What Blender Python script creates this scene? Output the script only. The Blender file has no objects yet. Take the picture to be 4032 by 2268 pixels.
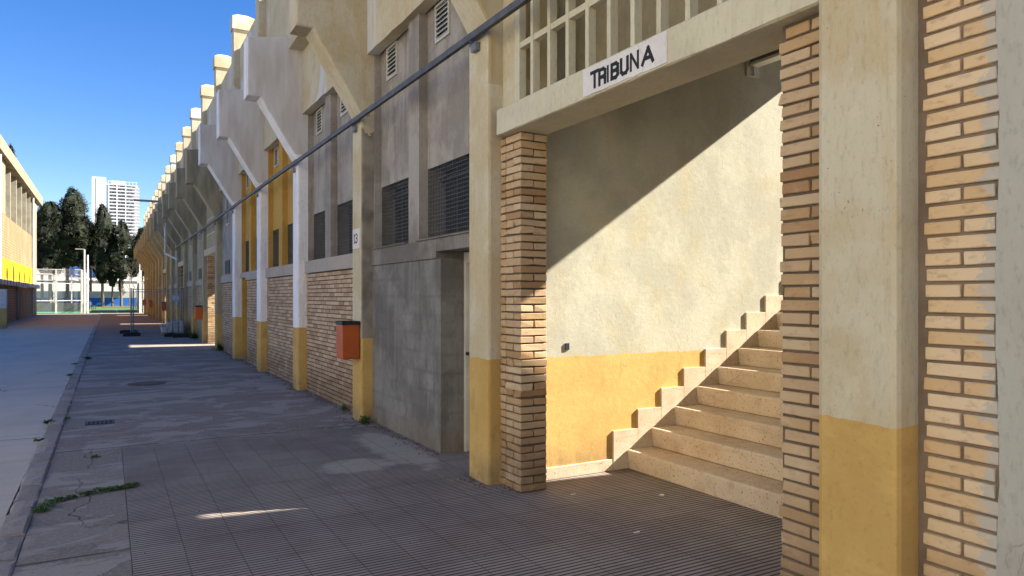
import bpy, bmesh, math, random
from mathutils import Vector, Matrix, noise
R = math.radians
C = bpy.context.scene.collection
scn = bpy.context.scene
random.seed(7)

# ------------------------------------------------------------------ camera, sky, sun, exposure
cam = bpy.data.cameras.new('camera'); camo = bpy.data.objects.new('camera', cam); C.objects.link(camo)
camo.location = (0, 0, 1.6); camo.rotation_euler = (R(90), 0, -R(29.634))
cam.sensor_width = 36; cam.lens = 24.96; cam.shift_y = 0.00796; cam.clip_end = 3000; cam.clip_start = 0.05
scn.camera = camo
SUN = Vector((1, -0.294, 0.667)).normalized()
el = math.asin(SUN.z); az = math.atan2(SUN.x, SUN.y)
w = bpy.data.worlds.new('World'); scn.world = w; w.use_nodes = True
nt = w.node_tree; sky = nt.nodes.new('ShaderNodeTexSky'); sky.sky_type = 'NISHITA'; sky.sun_disc = False
sky.sun_elevation = el; sky.sun_rotation = az; sky.air_density = 1.0; sky.dust_density = 0.1; sky.ozone_density = 2.0
bg = nt.nodes['Background']; bg.inputs[1].default_value = 0.062
hs = nt.nodes.new('ShaderNodeHueSaturation'); hs.inputs['Saturation'].default_value = 1.36; hs.inputs['Hue'].default_value = 0.508; nt.links.new(sky.outputs[0], hs.inputs['Color']); tn = nt.nodes.new('ShaderNodeMix'); tn.data_type = 'RGBA'; tn.blend_type = 'MULTIPLY'; tn.inputs[0].default_value = 1; tn.inputs[7].default_value = (0.78, 0.78, 0.90, 1)
nt.links.new(hs.outputs[0], tn.inputs[6]); nt.links.new(tn.outputs[2], bg.inputs[0])
sd = bpy.data.lights.new('sun', 'SUN'); sd.energy = 5.0; sd.angle = R(0.53); sd.color = (1.0, 0.92, 0.79)
so = bpy.data.objects.new('sun', sd); C.objects.link(so); so.rotation_euler = SUN.to_track_quat('Z', 'Y').to_euler(); so.location = (30, -10, 30)
scn.view_settings.view_transform = 'Standard'; scn.view_settings.look = 'None'; scn.view_settings.gamma = 1
scn.view_settings.exposure = 2.0
scn.cycles.max_bounces = 8; scn.cycles.diffuse_bounces = 5

# ------------------------------------------------------------------ materials
class NT:
    def __init__(s, name, rough=0.9, spec=0.25, metal=0.0):
        s.m = bpy.data.materials.new(name); s.m.use_nodes = True; s.t = s.m.node_tree
        s.b = s.t.nodes['Principled BSDF']; s.b.inputs['Roughness'].default_value = rough
        s.b.inputs['Specular IOR Level'].default_value = spec; s.b.inputs['Metallic'].default_value = metal
        s.geo = s.t.nodes.new('ShaderNodeNewGeometry'); s.pos = s.geo.outputs['Position']
    def n(s, t): return s.t.nodes.new(t)
    def L(s, a, b): s.t.links.new(a, b)
    def map(s, sc, loc=(0, 0, 0), rot=(0, 0, 0)):
        m = s.n('ShaderNodeMapping'); s.L(s.pos, m.inputs[0]); m.inputs['Scale'].default_value = sc
        m.inputs['Location'].default_value = loc; m.inputs['Rotation'].default_value = rot; return m.outputs[0]
    def noise(s, sc, detail=4, rough=0.55, dist=0, v=None, loc=(0, 0, 0)):
        x = s.n('ShaderNodeTexNoise'); x.inputs['Scale'].default_value = 1; x.inputs['Detail'].default_value = detail
        x.inputs['Roughness'].default_value = rough; x.inputs['Distortion'].default_value = dist
        if not isinstance(sc, tuple): sc = (sc, sc, sc)
        s.L(s.map(sc, loc) if v is None else v, x.inputs['Vector']); return x.outputs[0]
    def ramp(s, f, a, b, ca=(0, 0, 0, 1), cb=(1, 1, 1, 1)):
        r = s.n('ShaderNodeMapRange'); r.clamp = True; s.L(f, r.inputs[0]); r.inputs[1].default_value = a; r.inputs[2].default_value = b
        r.interpolation_type = 'SMOOTHSTEP'; return r.outputs[0]
    def math(s, op, a, b=None, c=None):
        m = s.n('ShaderNodeMath'); m.operation = op
        for i, v in enumerate((a, b, c)):
            if v is None: continue
            if isinstance(v, (int, float)): m.inputs[i].default_value = v
            else: s.L(v, m.inputs[i])
        return m.outputs[0]
    def xyz(s):
        x = s.n('ShaderNodeSeparateXYZ'); s.L(s.pos, x.inputs[0]); return x.outputs
    def mix(s, f, a, b, mode='MIX'):
        m = s.n('ShaderNodeMix'); m.data_type = 'RGBA'; m.blend_type = mode
        for sock, v in ((m.inputs[0], f), (m.inputs[6], a), (m.inputs[7], b)):
            if isinstance(v, (int, float)): sock.default_value = v
            elif isinstance(v, tuple): sock.default_value = (*v[:3], 1)
            else: s.L(v, sock)
        return m.outputs[2]
    def col(s, c):
        if isinstance(c, tuple): s.b.inputs['Base Color'].default_value = (*c, 1)
        else: s.L(c, s.b.inputs['Base Color'])
    def bump(s, h, strength=0.4, dist=0.01, prev=None):
        b = s.n('ShaderNodeBump'); b.inputs['Strength'].default_value = strength; b.inputs['Distance'].default_value = dist
        s.L(h, b.inputs['Height'])
        if prev is not None: s.L(prev, b.inputs['Normal'])
        s.L(b.outputs[0], s.b.inputs['Normal']); return b.outputs[0]
    def cracks(s, sc, width=0.012, warp=0.25, thr=0.5):
        nz = s.n('ShaderNodeTexNoise'); nz.inputs['Scale'].default_value = 3; nz.inputs['Detail'].default_value = 5; s.L(s.pos, nz.inputs['Vector'])
        va = s.n('ShaderNodeVectorMath'); va.operation = 'MULTIPLY_ADD'; s.L(nz.outputs[1], va.inputs[0]); va.inputs[1].default_value = (warp,) * 3; s.L(s.pos, va.inputs[2])
        mp = s.n('ShaderNodeMapping'); s.L(va.outputs[0], mp.inputs[0]); mp.inputs['Scale'].default_value = sc
        vo = s.n('ShaderNodeTexVoronoi'); vo.feature = 'DISTANCE_TO_EDGE'; vo.inputs['Scale'].default_value = 1; s.L(mp.outputs[0], vo.inputs['Vector'])
        line = s.ramp(vo.outputs[0], 0.0, width); inv = s.math('SUBTRACT', 1.0, line)
        mask = s.ramp(s.noise(0.7, 2, loc=(5, 3, 1)), thr, thr + 0.08)
        return s.math('MULTIPLY', inv, mask)

def plaster(name, c1, c2, stain, ybase=False, streak=0.5, bump=0.5, crack=True, white=None, ycol=((0.55, 0.365, 0.13), (0.49, 0.31, 0.10)), grey_top=None, blocks=False, coarse=1.0, zline=1.065, spots=True, iso=False):
    s = NT(name, 0.92, 0.15)
    f = s.ramp(s.noise(1.5, 8, 0.65), 0.41, 0.60)
    c = s.mix(f, c1, c2)
    f2 = s.ramp(s.noise((2.4, 2.4, 1.6) if iso else (5.5, 5.5, 0.5), 7, 0.68, 0.6), 0.48, 0.72)
    c = s.mix(s.math('MULTIPLY', f2, streak), c, stain)
    f3 = s.ramp(s.noise((16, 16, 13) if iso else (14, 14, 2.2), 5, 0.7), 0.52, 0.8)
    c = s.mix(s.math('MULTIPLY', f3, 0.3 * streak + 0.1), c, tuple(0.62 * x for x in c1))
    c = s.mix(s.math('MULTIPLY', s.ramp(s.noise((50, 50, 45) if iso else (38, 38, 16), 5, 0.75, loc=(0, 3, 0)), 0.50, 0.66), 0.28), c, tuple(0.5 * x for x in c2))
    c = s.mix(s.math('MULTIPLY', s.ramp(s.noise(3.3, 6, 0.75, loc=(6, 6, 1)), 0.60, 0.66), 0.22), c, tuple(min(.8, 1.25 * x) for x in c1))
    if white:                                                     # flaked repainted patches of another tone
        f4 = s.ramp(s.noise((0.9, 0.9, 0.45), 5, 0.55, 0.8, loc=(3, 7, 2)), 0.56, 0.60)
        c = s.mix(f4, c, white)
    if blocks:                                                    # faint block courses showing through the render
        bx = s.n('ShaderNodeTexBrick'); x = s.xyz(); cb = s.n('ShaderNodeCombineXYZ'); s.L(x[1], cb.inputs[0]); s.L(x[2], cb.inputs[1])
        bx.inputs['Scale'].default_value = 1; bx.inputs['Brick Width'].default_value = 0.4; bx.inputs['Row Height'].default_value = 0.2
        bx.inputs['Mortar Size'].default_value = 0.035; bx.inputs['Mortar Smooth'].default_value = 1.0; s.L(cb.outputs[0], bx.inputs['Vector'])
        bx.inputs['Color1'].default_value = (.72, .72, .72, 1); bx.inputs['Color2'].default_value = (1.15, 1.15, 1.15, 1); bx.inputs['Mortar'].default_value = (.8, .8, .8, 1)
        c = s.mix(s.math('MULTIPLY', s.ramp(s.noise(2.2, 4), .3, .65), 0.45), c, bx.outputs['Color'], 'MULTIPLY')
        k = s.math('MULTIPLY', bx.outputs['Fac'], s.ramp(s.noise(1.7, 3), 0.4, 0.7))
        c = s.mix(s.math('MULTIPLY', k, 0.55), c, tuple(0.6 * x for x in c1))
    if spots:
        f5 = s.ramp(s.noise(60, 3, 0.6), 0.66, 0.74); c = s.mix(s.math('MULTIPLY', f5, s.ramp(s.noise(2.0, 3, loc=(9, 0, 0)), 0.45, 0.65)), c, (0.16, 0.13, 0.10))
    h = s.math('ADD', s.math('MULTIPLY', s.noise(9 * coarse, 5, 0.6), 0.6), s.math('MULTIPLY', s.noise(70 * coarse, 4, 0.7), 0.35))
    if crack:
        cr = s.cracks((0.9, 0.9, 0.55), 0.0022, 0.35, 0.62)
        c = s.mix(s.math('MULTIPLY', cr, 0.45), c, (0.14, 0.11, 0.08))
        h = s.math('SUBTRACT', h, s.math('MULTIPLY', cr, 0.15))
    z = s.xyz()[2]
    if ybase:
        zz = s.math('ADD', z, s.math('MULTIPLY', s.math('SUBTRACT', s.noise(5, 6, 0.72), 0.5), 0.06))
        m = s.math('LESS_THAN', zz, zline)
        y = s.mix(s.ramp(s.noise(2.2, 6, 0.6, loc=(1, 2, 3)), 0.3, 0.7), ycol[0], ycol[1])
        y = s.mix(s.math('MULTIPLY', s.ramp(s.noise((6, 6, 2.2), 7, 0.75), 0.53, 0.70), 0.42), y, tuple(0.55 * v for v in ycol[1]))
        wh = s.ramp(s.noise(8.5, 6, 0.72, loc=(8, 8, 8)), 0.70, 0.715)
        y = s.mix(wh, y, (0.7, 0.67, 0.6))
        y = s.mix(s.math('MULTIPLY', s.ramp(s.noise(34, 5, 0.75), 0.52, 0.66), 0.22), y, tuple(0.5 * v for v in ycol[1]))
        y = s.mix(s.math('MULTIPLY', s.ramp(s.noise((1.4, 1.4, 2.6), 6, 0.7, loc=(2, 9, 4)), 0.5, 0.62), 0.3), y, tuple(min(.8, 1.25 * v) for v in ycol[0]))
        c = s.mix(m, c, y)
    dirt = s.math('MULTIPLY', s.ramp(z, 0.38, 0.0), s.ramp(s.noise((5, 5, 3), 7, 0.75), 0.3, 0.6))
    c = s.mix(s.math('MULTIPLY', dirt, 0.68), c, (0.17, 0.13, 0.09))
    s.col(c); s.bump(h, bump, 0.012)
    return s.m

def simple(name, c, rough=0.6, metal=0.0, spec=0.4, var=0.25, sc=3.0, bump=0.1):
    s = NT(name, rough, spec, metal)
    f = s.ramp(s.noise(sc, 5, 0.6), 0.3, 0.7)
    k = s.mix(f, c, tuple(max(0, x * (1 - var)) for x in c))
    k = s.mix(s.math('MULTIPLY', s.ramp(s.noise(sc * 9, 4, 0.7), 0.58, 0.72), 0.4 * var + 0.05), k, tuple(x * 0.4 for x in c))
    s.col(k)
    if bump: s.bump(s.noise(sc * 12, 4), bump, 0.004)
    return s.m

def brick_mat(name, cols, grey_edge=False):
    s = NT(name, 0.85, 0.2)
    a = s.n('ShaderNodeAttribute'); a.attribute_name = 'tone'
    cr = s.n('ShaderNodeValToRGB'); s.L(a.outputs['Fac'], cr.inputs[0]); cr.color_ramp.interpolation = 'LINEAR'
    el_ = cr.color_ramp.elements; n = len(cols)
    el_[0].position = 0; el_[0].color = (*cols[0], 1); el_[1].position = 1; el_[1].color = (*cols[-1], 1)
    for i in range(1, n - 1):
        e = el_.new(i / (n - 1)); e.color = (*cols[i], 1)
    c = cr.outputs[0]
    c = s.mix(s.math('MULTIPLY', s.ramp(s.noise((14, 14, 30), 5, 0.7), 0.5, 0.72), 0.45), c, (0.26, 0.14, 0.07))
    c = s.mix(s.math('MULTIPLY', s.ramp(s.noise((3, 3, 6), 5, 0.7, loc=(4, 1, 0)), 0.55, 0.75), 0.4), c, (0.62, 0.52, 0.38))
    c = s.mix(s.ramp(s.noise(7, 6, 0.75, loc=(2, 2, 9)), 0.72, 0.76), c, (0.66, 0.62, 0.56))
    z = s.xyz()[2]
    d = s.math('MULTIPLY', s.ramp(z, 0.85, 0.05), s.ramp(s.noise(3, 6, 0.75), 0.2, 0.55))
    c = s.mix(s.math('MULTIPLY', d, 0.72), c, (0.15, 0.09, 0.055))
    if grey_edge:                                                  # render smeared over the brick ends
        y = s.xyz()[1]
        e = s.math('ADD', y, s.math('MULTIPLY', s.math('SUBTRACT', s.noise((9, 9, 14), 6, 0.75), 0.5), 0.30))
        c = s.mix(s.math('MULTIPLY', s.math('LESS_THAN', e, 1.47), 0.85), c, (0.46, 0.44, 0.39))
    s.col(c); s.bump(s.math('ADD', s.noise(30, 5, 0.7), s.math('MULTIPLY', s.noise(130, 3), 0.4)), 0.45, 0.004)
    return s.m

CREAM = dict(c1=(0.56, 0.51, 0.38), c2=(0.50, 0.42, 0.27), stain=(0.50, 0.36, 0.18))
M = {}
M['cream'] = plaster('cream_plaster', **CREAM, ybase=True, streak=0.75)
M['cream_plain'] = plaster('cream_plaster_plain', **CREAM, streak=0.7, white=(0.55, 0.56, 0.55))
M['cream_sun'] = plaster('stair_wall_plaster', (0.54, 0.525, 0.42), (0.45, 0.435, 0.35), (0.50, 0.42, 0.25), ybase=True, iso=True, streak=0.45, bump=0.36, coarse=1.8, ycol=((0.66, 0.43, 0.15), (0.58, 0.36, 0.12)))
M['white'] = plaster('white_plaster', (0.82, 0.81, 0.83), (0.76, 0.75, 0.77), (0.40, 0.32, 0.24), ybase=True, streak=0.5)
M['olive'] = plaster('olive_plaster', (0.40, 0.345, 0.23), (0.34, 0.295, 0.20), (0.27, 0.22, 0.15), ybase=True, streak=0.5)
M['ochre'] = plaster('ochre_plaster', (0.48, 0.38, 0.20), (0.42, 0.33, 0.17), (0.34, 0.25, 0.13), ybase=True, streak=0.4)
M['grey'] = plaster('grey_render', (0.25, 0.23, 0.205), (0.155, 0.14, 0.125), (0.17, 0.145, 0.12), streak=0.7)
M['greyblock'] = plaster('grey_block_render', (0.235, 0.225, 0.205), (0.15, 0.14, 0.128), (0.26, 0.25, 0.235), streak=0.7, blocks=True, bump=0.9)
M['greywarm'] = plaster('grey_warm_render', (0.37, 0.335, 0.30), (0.26, 0.235, 0.21), (0.17, 0.135, 0.11), streak=0.6)
M['sill'] = plaster('sill_concrete', (0.43, 0.36, 0.31), (0.38, 0.34, 0.29), (0.30, 0.25, 0.21), streak=0.5)
M['yellow'] = plaster('yellow_recess', (0.52, 0.32, 0.08), (0.46, 0.27, 0.07), (0.38, 0.22, 0.05), streak=0.4)
M['rightwall'] = plaster('pale_grey_render', (0.43, 0.42, 0.37), (0.38, 0.355, 0.32), (0.33, 0.28, 0.26), streak=0.35, bump=0.35)
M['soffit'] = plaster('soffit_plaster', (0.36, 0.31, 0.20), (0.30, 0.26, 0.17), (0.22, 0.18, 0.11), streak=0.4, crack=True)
BR = [(0.34, 0.20, 0.10), (0.45, 0.30, 0.16), (0.51, 0.37, 0.22), (0.47, 0.325, 0.195), (0.55, 0.42, 0.27)]
M['brick'] = brick_mat('near_brick', BR)
M['brickedge'] = brick_mat('near_brick_smeared', [(0.58, 0.40, 0.22), (0.64, 0.46, 0.265), (0.67, 0.50, 0.31), (0.69, 0.54, 0.37)], True)
M['brickwall'] = brick_mat('wall_brick', [(0.33, 0.21, 0.13), (0.44, 0.30, 0.19), (0.49, 0.35, 0.23), (0.54, 0.41, 0.29)])
M['mortar'] = simple('mortar', (0.15, 0.11, 0.08), 0.95, var=0.3, sc=6, bump=0.4)
M['mortarlight'] = simple('mortar_brown', (0.24, 0.18, 0.135), 0.95, var=0.3, sc=6, bump=0.4)
M['white_metal'] = simple('white_painted_metal', (0.62, 0.60, 0.55), 0.5)
M['rail'] = simple('dull_rail_steel', (0.11, 0.112, 0.115), 0.6, 0.2, var=0.4, sc=9)
M['galv'] = simple('galvanised_steel', (0.20, 0.22, 0.24), 0.5, 0.35, var=0.3)
M['darkmesh'] = simple('dark_wire', (0.10, 0.10, 0.10), 0.55, 0.4)
M['black'] = simple('dark_void', (0.018, 0.019, 0.022), 0.8, bump=0)
M['darkgrey'] = simple('dark_grey_shutter', (0.06, 0.062, 0.066), 0.6)
M['orange'] = simple('orange_plastic', (0.46, 0.095, 0.016), 0.42, spec=0.5, var=0.2, sc=5)
M['blackrim'] = simple('black_plastic', (0.02, 0.02, 0.022), 0.5)
M['latt'] = plaster('lattice_plaster', (0.60, 0.56, 0.42), (0.54, 0.50, 0.37), (0.42, 0.34, 0.2), streak=0.3, crack=False)
M['letter'] = simple('black_paint', (0.012, 0.012, 0.014), 0.7, var=0.1, bump=0.0)
M['signwhite'] = plaster('white_sign_paint', (0.72, 0.70, 0.69), (0.66, 0.63, 0.61), (0.62, 0.55, 0.50), streak=0.3, crack=True)
M['plastic_white'] = simple('white_diffuser', (0.78, 0.78, 0.72), 0.35, var=0.05, bump=0)
M['rubber'] = simple('black_rubber_block', (0.02, 0.02, 0.021), 0.85)
M['wrap'] = simple('plastic_wrapped_blocks', (0.34, 0.35, 0.37), 0.25, spec=0.6, var=0.5, sc=6, bump=0.6)
M['wood'] = simple('pallet_wood', (0.28, 0.19, 0.11), 0.85, sc=5)
M['turf'] = simple('green_turf', (0.075, 0.15, 0.035), 0.95, sc=2)
M['courtturf'] = simple('court_green_turf', (0.07, 0.24, 0.12), 0.95, sc=2)
M['yellowbright'] = plaster('bright_yellow_render', (0.42, 0.26, 0.012), (0.40, 0.24, 0.012), (0.5, 0.32, 0.03), streak=0.2, crack=False)
M['concrete_lit'] = plaster('weathered_fascia', (0.30, 0.255, 0.175), (0.215, 0.18, 0.12), (0.15, 0.125, 0.085), streak=0.7, crack=False)
M['concrete_fin'] = plaster('grey_fin_concrete', (0.28, 0.26, 0.20), (0.22, 0.20, 0.15), (0.17, 0.15, 0.11), streak=0.5, crack=False)
M['bluepaint'] = plaster('blue_wall_paint', (0.03, 0.13, 0.42), (0.03, 0.12, 0.36), (0.05, 0.13, 0.3), streak=0.3, crack=False)
M['white_wall'] = plaster('white_wall_paint', (0.68, 0.67, 0.63), (0.60, 0.59, 0.56), (0.45, 0.43, 0.4), streak=0.3, crack=False)
M['tower'] = plaster('tower_white', (0.64, 0.65, 0.67), (0.62, 0.63, 0.66), (0.46, 0.48, 0.5), streak=0.1, crack=False)
M['tower_glass_shade'] = simple('tower_glass_and_shade', (0.13, 0.19, 0.24), 0.25, spec=0.7, var=0.3, sc=0.6, bump=0)  # window glass, also the painted shade strip in the tower recess
M['farblue'] = simple('blue_cladding', (0.035, 0.10, 0.30), 0.6)

def stone_mat():
    s = NT('speckled_step_stone', 0.75, 0.3)
    c = s.mix(s.ramp(s.noise(3, 5, 0.6), 0.35, 0.7), (0.63, 0.515, 0.375), (0.55, 0.43, 0.30))
    c = s.mix(s.ramp(s.noise(55, 3, 0.6), 0.60, 0.66), c, (0.29, 0.18, 0.10))
    c = s.mix(s.math('MULTIPLY', s.ramp(s.noise(120, 2), 0.55, 0.7), 0.5), c, (0.68, 0.58, 0.45))
    c = s.mix(s.math('MULTIPLY', s.ramp(s.noise((2.5, 2.5, 9), 5, 0.7, loc=(3, 3, 3)), 0.5, 0.75), 0.5), c, (0.30, 0.19, 0.11))
    cr = s.cracks((0.7, 0.35, 1.2), 0.0022, 0.12, 0.55)
    c = s.mix(s.math('MULTIPLY', s.ramp(s.noise((6, 6, 6), 6, 0.75, loc=(5, 1, 3)), 0.5, 0.7), 0.5), c, (0.36, 0.24, 0.14))
    c = s.mix(s.math('MULTIPLY', cr, 0.7), c, (0.13, 0.08, 0.05))
    s.col(c); s.bump(s.noise(90, 4, 0.7), 0.3, 0.003); return s.m
M['stone'] = stone_mat()

def tile_mat():
    s = NT('ribbed_paving_tile', 0.8, 0.3)
    x = s.xyz()
    wob = s.math('MULTIPLY', s.math('SUBTRACT', s.noise(2.5, 3), 0.5), 0.006)
    def lin(v, off, pitch):                                       # distance to nearest line, metres
        a = s.math('ADD', s.math('ADD', v, off), wob)
        p = s.math('PINGPONG', a, pitch / 2); return p
    rib = lin(x[1], 0.003 + 40.0, 0.04)
    g = s.math('SUBTRACT', 1.0, s.ramp(rib, 0.0045, 0.0095))
    jx = s.math('SUBTRACT', 1.0, s.ramp(lin(x[0], 30.0 - 0.12, 0.30), 0.0012, 0.0042))
    jy = s.math('SUBTRACT', 1.0, s.ramp(lin(x[1], 30.0, 0.30), 0.001, 0.003))
    # tone per tile
    mp = s.n('ShaderNodeVectorMath'); mp.operation = 'SNAP'; ad = s.n('ShaderNodeVectorMath'); ad.operation = 'ADD'; s.L(s.pos, ad.inputs[0]); ad.inputs[1].default_value = (30 - 0.12, 30.0, 0)
    s.L(ad.outputs[0], mp.inputs[0]); mp.inputs[1].default_value = (0.30, 0.30, 10)
    wn = s.n('ShaderNodeTexWhiteNoise'); s.L(mp.outputs[0], wn.inputs[0])
    base = s.mix(wn.outputs[0], (0.33, 0.29, 0.25), (0.385, 0.335, 0.29))
    base = s.mix(s.ramp(s.noise(1.1, 6, 0.65), 0.35, 0.7), base, (0.25, 0.205, 0.185))
    base = s.mix(s.math('MULTIPLY', s.ramp(s.noise(26, 5, 0.7), 0.56, 0.7), 0.4), base, (0.40, 0.35, 0.31))
    base = s.mix(s.ramp(s.noise(13, 3, 0.6, loc=(7, 2, 0)), 0.71, 0.74), base, (0.09, 0.075, 0.07))
    # pale cement spill near the grey block wall
    def blob(cx, cy, rx, ry):
        dx = s.math('DIVIDE', s.math('SUBTRACT', x[0], cx), rx); dy = s.math('DIVIDE', s.math('SUBTRACT', x[1], cy), ry)
        r = s.math('ADD', s.math('POWER', dx, 2.0), s.math('POWER', dy, 2.0))
        r = s.math('ADD', r, s.math('MULTIPLY', s.math('SUBTRACT', s.noise(5, 6, 0.7), 0.5), 2.2))
        return s.ramp(r, 1.15, 0.45)
    spill = s.math('MAXIMUM', blob(2.05, 6.55, 0.42, 0.30), blob(2.62, 7.1, 0.28, 1.1))
    base = s.mix(s.math('MULTIPLY', spill, 0.6), base, (0.46, 0.41, 0.33))
    g = s.math('MULTIPLY', g, s.math('SUBTRACT', 1.0, s.math('MULTIPLY', spill, 0.75)))
    lines = s.math('MAXIMUM', s.math('MAXIMUM', g, s.math('MULTIPLY', jx, 0.7)), s.math('MULTIPLY', jy, 0.8))
    lines = s.math('MULTIPLY', lines, s.ramp(s.noise(8, 4, 0.6, loc=(1, 9, 0)), 0.05, 0.32))
    c = s.mix(s.math('MULTIPLY', lines, 0.93), base, (0.03, 0.024, 0.021))
    s.col(c)
    h = s.math('SUBTRACT', s.math('MULTIPLY', s.noise(60, 4), 0.15), lines)
    s.bump(h, 0.8, 0.005); return s.m
M['tile'] = tile_mat()

def pave_mat():
    s = NT('patched_old_concrete', 0.93, 0.15)
    x = s.xyz()
    lay = s.noise((0.75, 1.25, 1), 9, 0.68, 0.9, loc=(2, 5, 0))                 # worn skins of render
    e1 = s.ramp(lay, 0.50, 0.512); e2 = s.ramp(s.noise((0.6, 1.5, 1), 9, 0.68, 0.6, loc=(11, 3, 0)), 0.53, 0.55)
    c = s.mix(e1, (0.225, 0.20, 0.175), (0.325, 0.295, 0.262))
    c = s.mix(s.math('MULTIPLY', e2, 0.6), c, (0.20, 0.17, 0.155))
    edge = s.math('SUBTRACT', 1.0, s.ramp(s.math('ABSOLUTE', s.math('SUBTRACT', lay, 0.503)), 0.0, 0.007))
    edge = s.math('MULTIPLY', edge, s.ramp(s.noise(1.4, 3, loc=(0, 4, 4)), 0.4, 0.6))
    c = s.mix(s.math('MULTIPLY', edge, 0.75), c, (0.08, 0.07, 0.06))
    c = s.mix(s.math('MULTIPLY', s.ramp(s.noise(34, 6, 0.8), 0.47, 0.62), 0.5), c, (0.38, 0.345, 0.32))
    c = s.mix(s.math('MULTIPLY', s.ramp(s.noise(70, 3, 0.7, loc=(3, 0, 0)), 0.58, 0.7), 0.5), c, (0.09, 0.08, 0.07))
    c = s.mix(s.math('MULTIPLY', s.ramp(s.noise((1.3, 1.0, 1), 5, 0.7, loc=(8, 1, 0)), 0.60, 0.68), 0.5), c, (0.34, 0.32, 0.29))
    cr = s.cracks((0.35, 0.30, 0.5), 0.0035, 0.30, 0.45)
    c = s.mix(s.math('MULTIPLY', cr, 0.65), c, (0.04, 0.035, 0.03))
    pp = s.math('PINGPONG', s.math('ADD', s.math('ADD', x[1], 52.5 - 8.62), s.math('MULTIPLY', s.noise(2.0, 3), 0.03)), 1.75)
    j = s.math('MULTIPLY', s.math('SUBTRACT', 1.0, s.ramp(pp, 0.004, 0.022)), s.ramp(s.noise(1.2, 4, loc=(3, 8, 0)), 0.35, 0.5)); c = s.mix(s.math('MULTIPLY', j, 0.85), c, (0.05, 0.045, 0.04))
    far = s.ramp(x[1], 27.0, 38.0); c = s.mix(s.math('MULTIPLY', far, 0.75), c, (0.27, 0.17, 0.125))
    s.col(c)
    h = s.math('ADD', s.math('MULTIPLY', e1, 0.6), s.math('MULTIPLY', s.noise(35, 5, 0.7), 0.5)); h = s.math('SUBTRACT', h, s.math('MAXIMUM', cr, j))
    s.bump(h, 0.7, 0.008); return s.m
M['pave'] = pave_mat()

def road_mat():
    s = NT('concrete_road', 0.88, 0.2)
    x = s.xyz()
    c = s.mix(s.ramp(s.noise((0.8, 0.35, 1), 6, 0.65), 0.35, 0.7), (0.57, 0.50, 0.42), (0.49, 0.43, 0.36))
    c = s.mix(s.math('MULTIPLY', s.ramp(s.noise((0.5, 5, 1), 5, 0.7), 0.45, 0.7), 0.35), c, (0.33, 0.32, 0.31))
    c = s.mix(s.math('MULTIPLY', s.ramp(s.noise(30, 5, 0.75), 0.55, 0.72), 0.35), c, (0.15, 0.14, 0.13))
    c = s.mix(s.ramp(s.noise((2.6, 5.5, 1), 5, 0.65, loc=(6, 6, 0)), 0.70, 0.73), c, (0.11, 0.10, 0.095))
    pp = s.math('PINGPONG', s.math('ADD', s.math('ADD', x[1], 100.0 - 10.95 - 5.2), s.math('MULTIPLY', s.noise(1.5, 3), 0.08)), 2.6)
    j = s.math('SUBTRACT', 1.0, s.ramp(pp, 0.004, 0.018)); c = s.mix(s.math('MULTIPLY', j, 0.85), c, (0.05, 0.045, 0.04))
    cr = s.cracks((0.25, 0.25, 0.3), 0.004, 0.4, 0.52); c = s.mix(s.math('MULTIPLY', cr, 0.8), c, (0.05, 0.045, 0.04))
    far = s.ramp(x[1], 34.0, 52.0); c = s.mix(s.math('MULTIPLY', far, 0.8), c, (0.27, 0.17, 0.12))
    s.col(c); s.bump(s.math('SUBTRACT', s.noise(45, 5, 0.7), j), 0.4, 0.005); return s.m
M['road'] = road_mat()
def kerb_mat():
    s = NT('rough_kerb_stone', 0.9, 0.2)
    a = s.n('ShaderNodeAttribute'); a.attribute_name = 'tone'
    c = s.mix(a.outputs['Fac'], (0.27, 0.235, 0.215), (0.36, 0.325, 0.30))
    c = s.mix(s.math('MULTIPLY', s.ramp(s.noise((9, 22, 9), 6, 0.75), 0.5, 0.68), 0.5), c, (0.40, 0.37, 0.34))
    c = s.mix(s.math('MULTIPLY', s.ramp(s.noise(30, 5, 0.7, loc=(1, 1, 1)), 0.55, 0.7), 0.5), c, (0.12, 0.10, 0.09))
    s.col(c); s.bump(s.noise((14, 26, 14), 6, 0.75), 0.9, 0.02); return s.m
M['kerb'] = kerb_mat()
def ground_mat():
    s = NT('dusty_ground', 0.95, 0.1)
    c = s.mix(s.ramp(s.noise(0.15, 6, 0.6), 0.35, 0.65), (0.36, 0.31, 0.24), (0.29, 0.25, 0.19)); s.col(c); return s.m
M['ground'] = ground_mat()
def leaf_mat(name, a, b):
    s = NT(name, 0.7, 0.2)
    at = s.n('ShaderNodeAttribute'); at.attribute_name = 'tone'
    c = s.mix(at.outputs['Fac'], a, b); s.col(c); return s.m
M['cyp'] = leaf_mat('cypress_foliage', (0.007, 0.011, 0.004), (0.026, 0.032, 0.013))
M['pine'] = leaf_mat('pine_foliage', (0.010, 0.015, 0.006), (0.044, 0.050, 0.024))
M['weed'] = leaf_mat('weed_leaves', (0.03, 0.075, 0.015), (0.09, 0.16, 0.04))
M['bark'] = simple('tree_bark', (0.17, 0.12, 0.085), 0.95, sc=4, bump=0.5)
M['twig'] = simple('bare_twigs', (0.20, 0.16, 0.12), 0.9)

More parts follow.
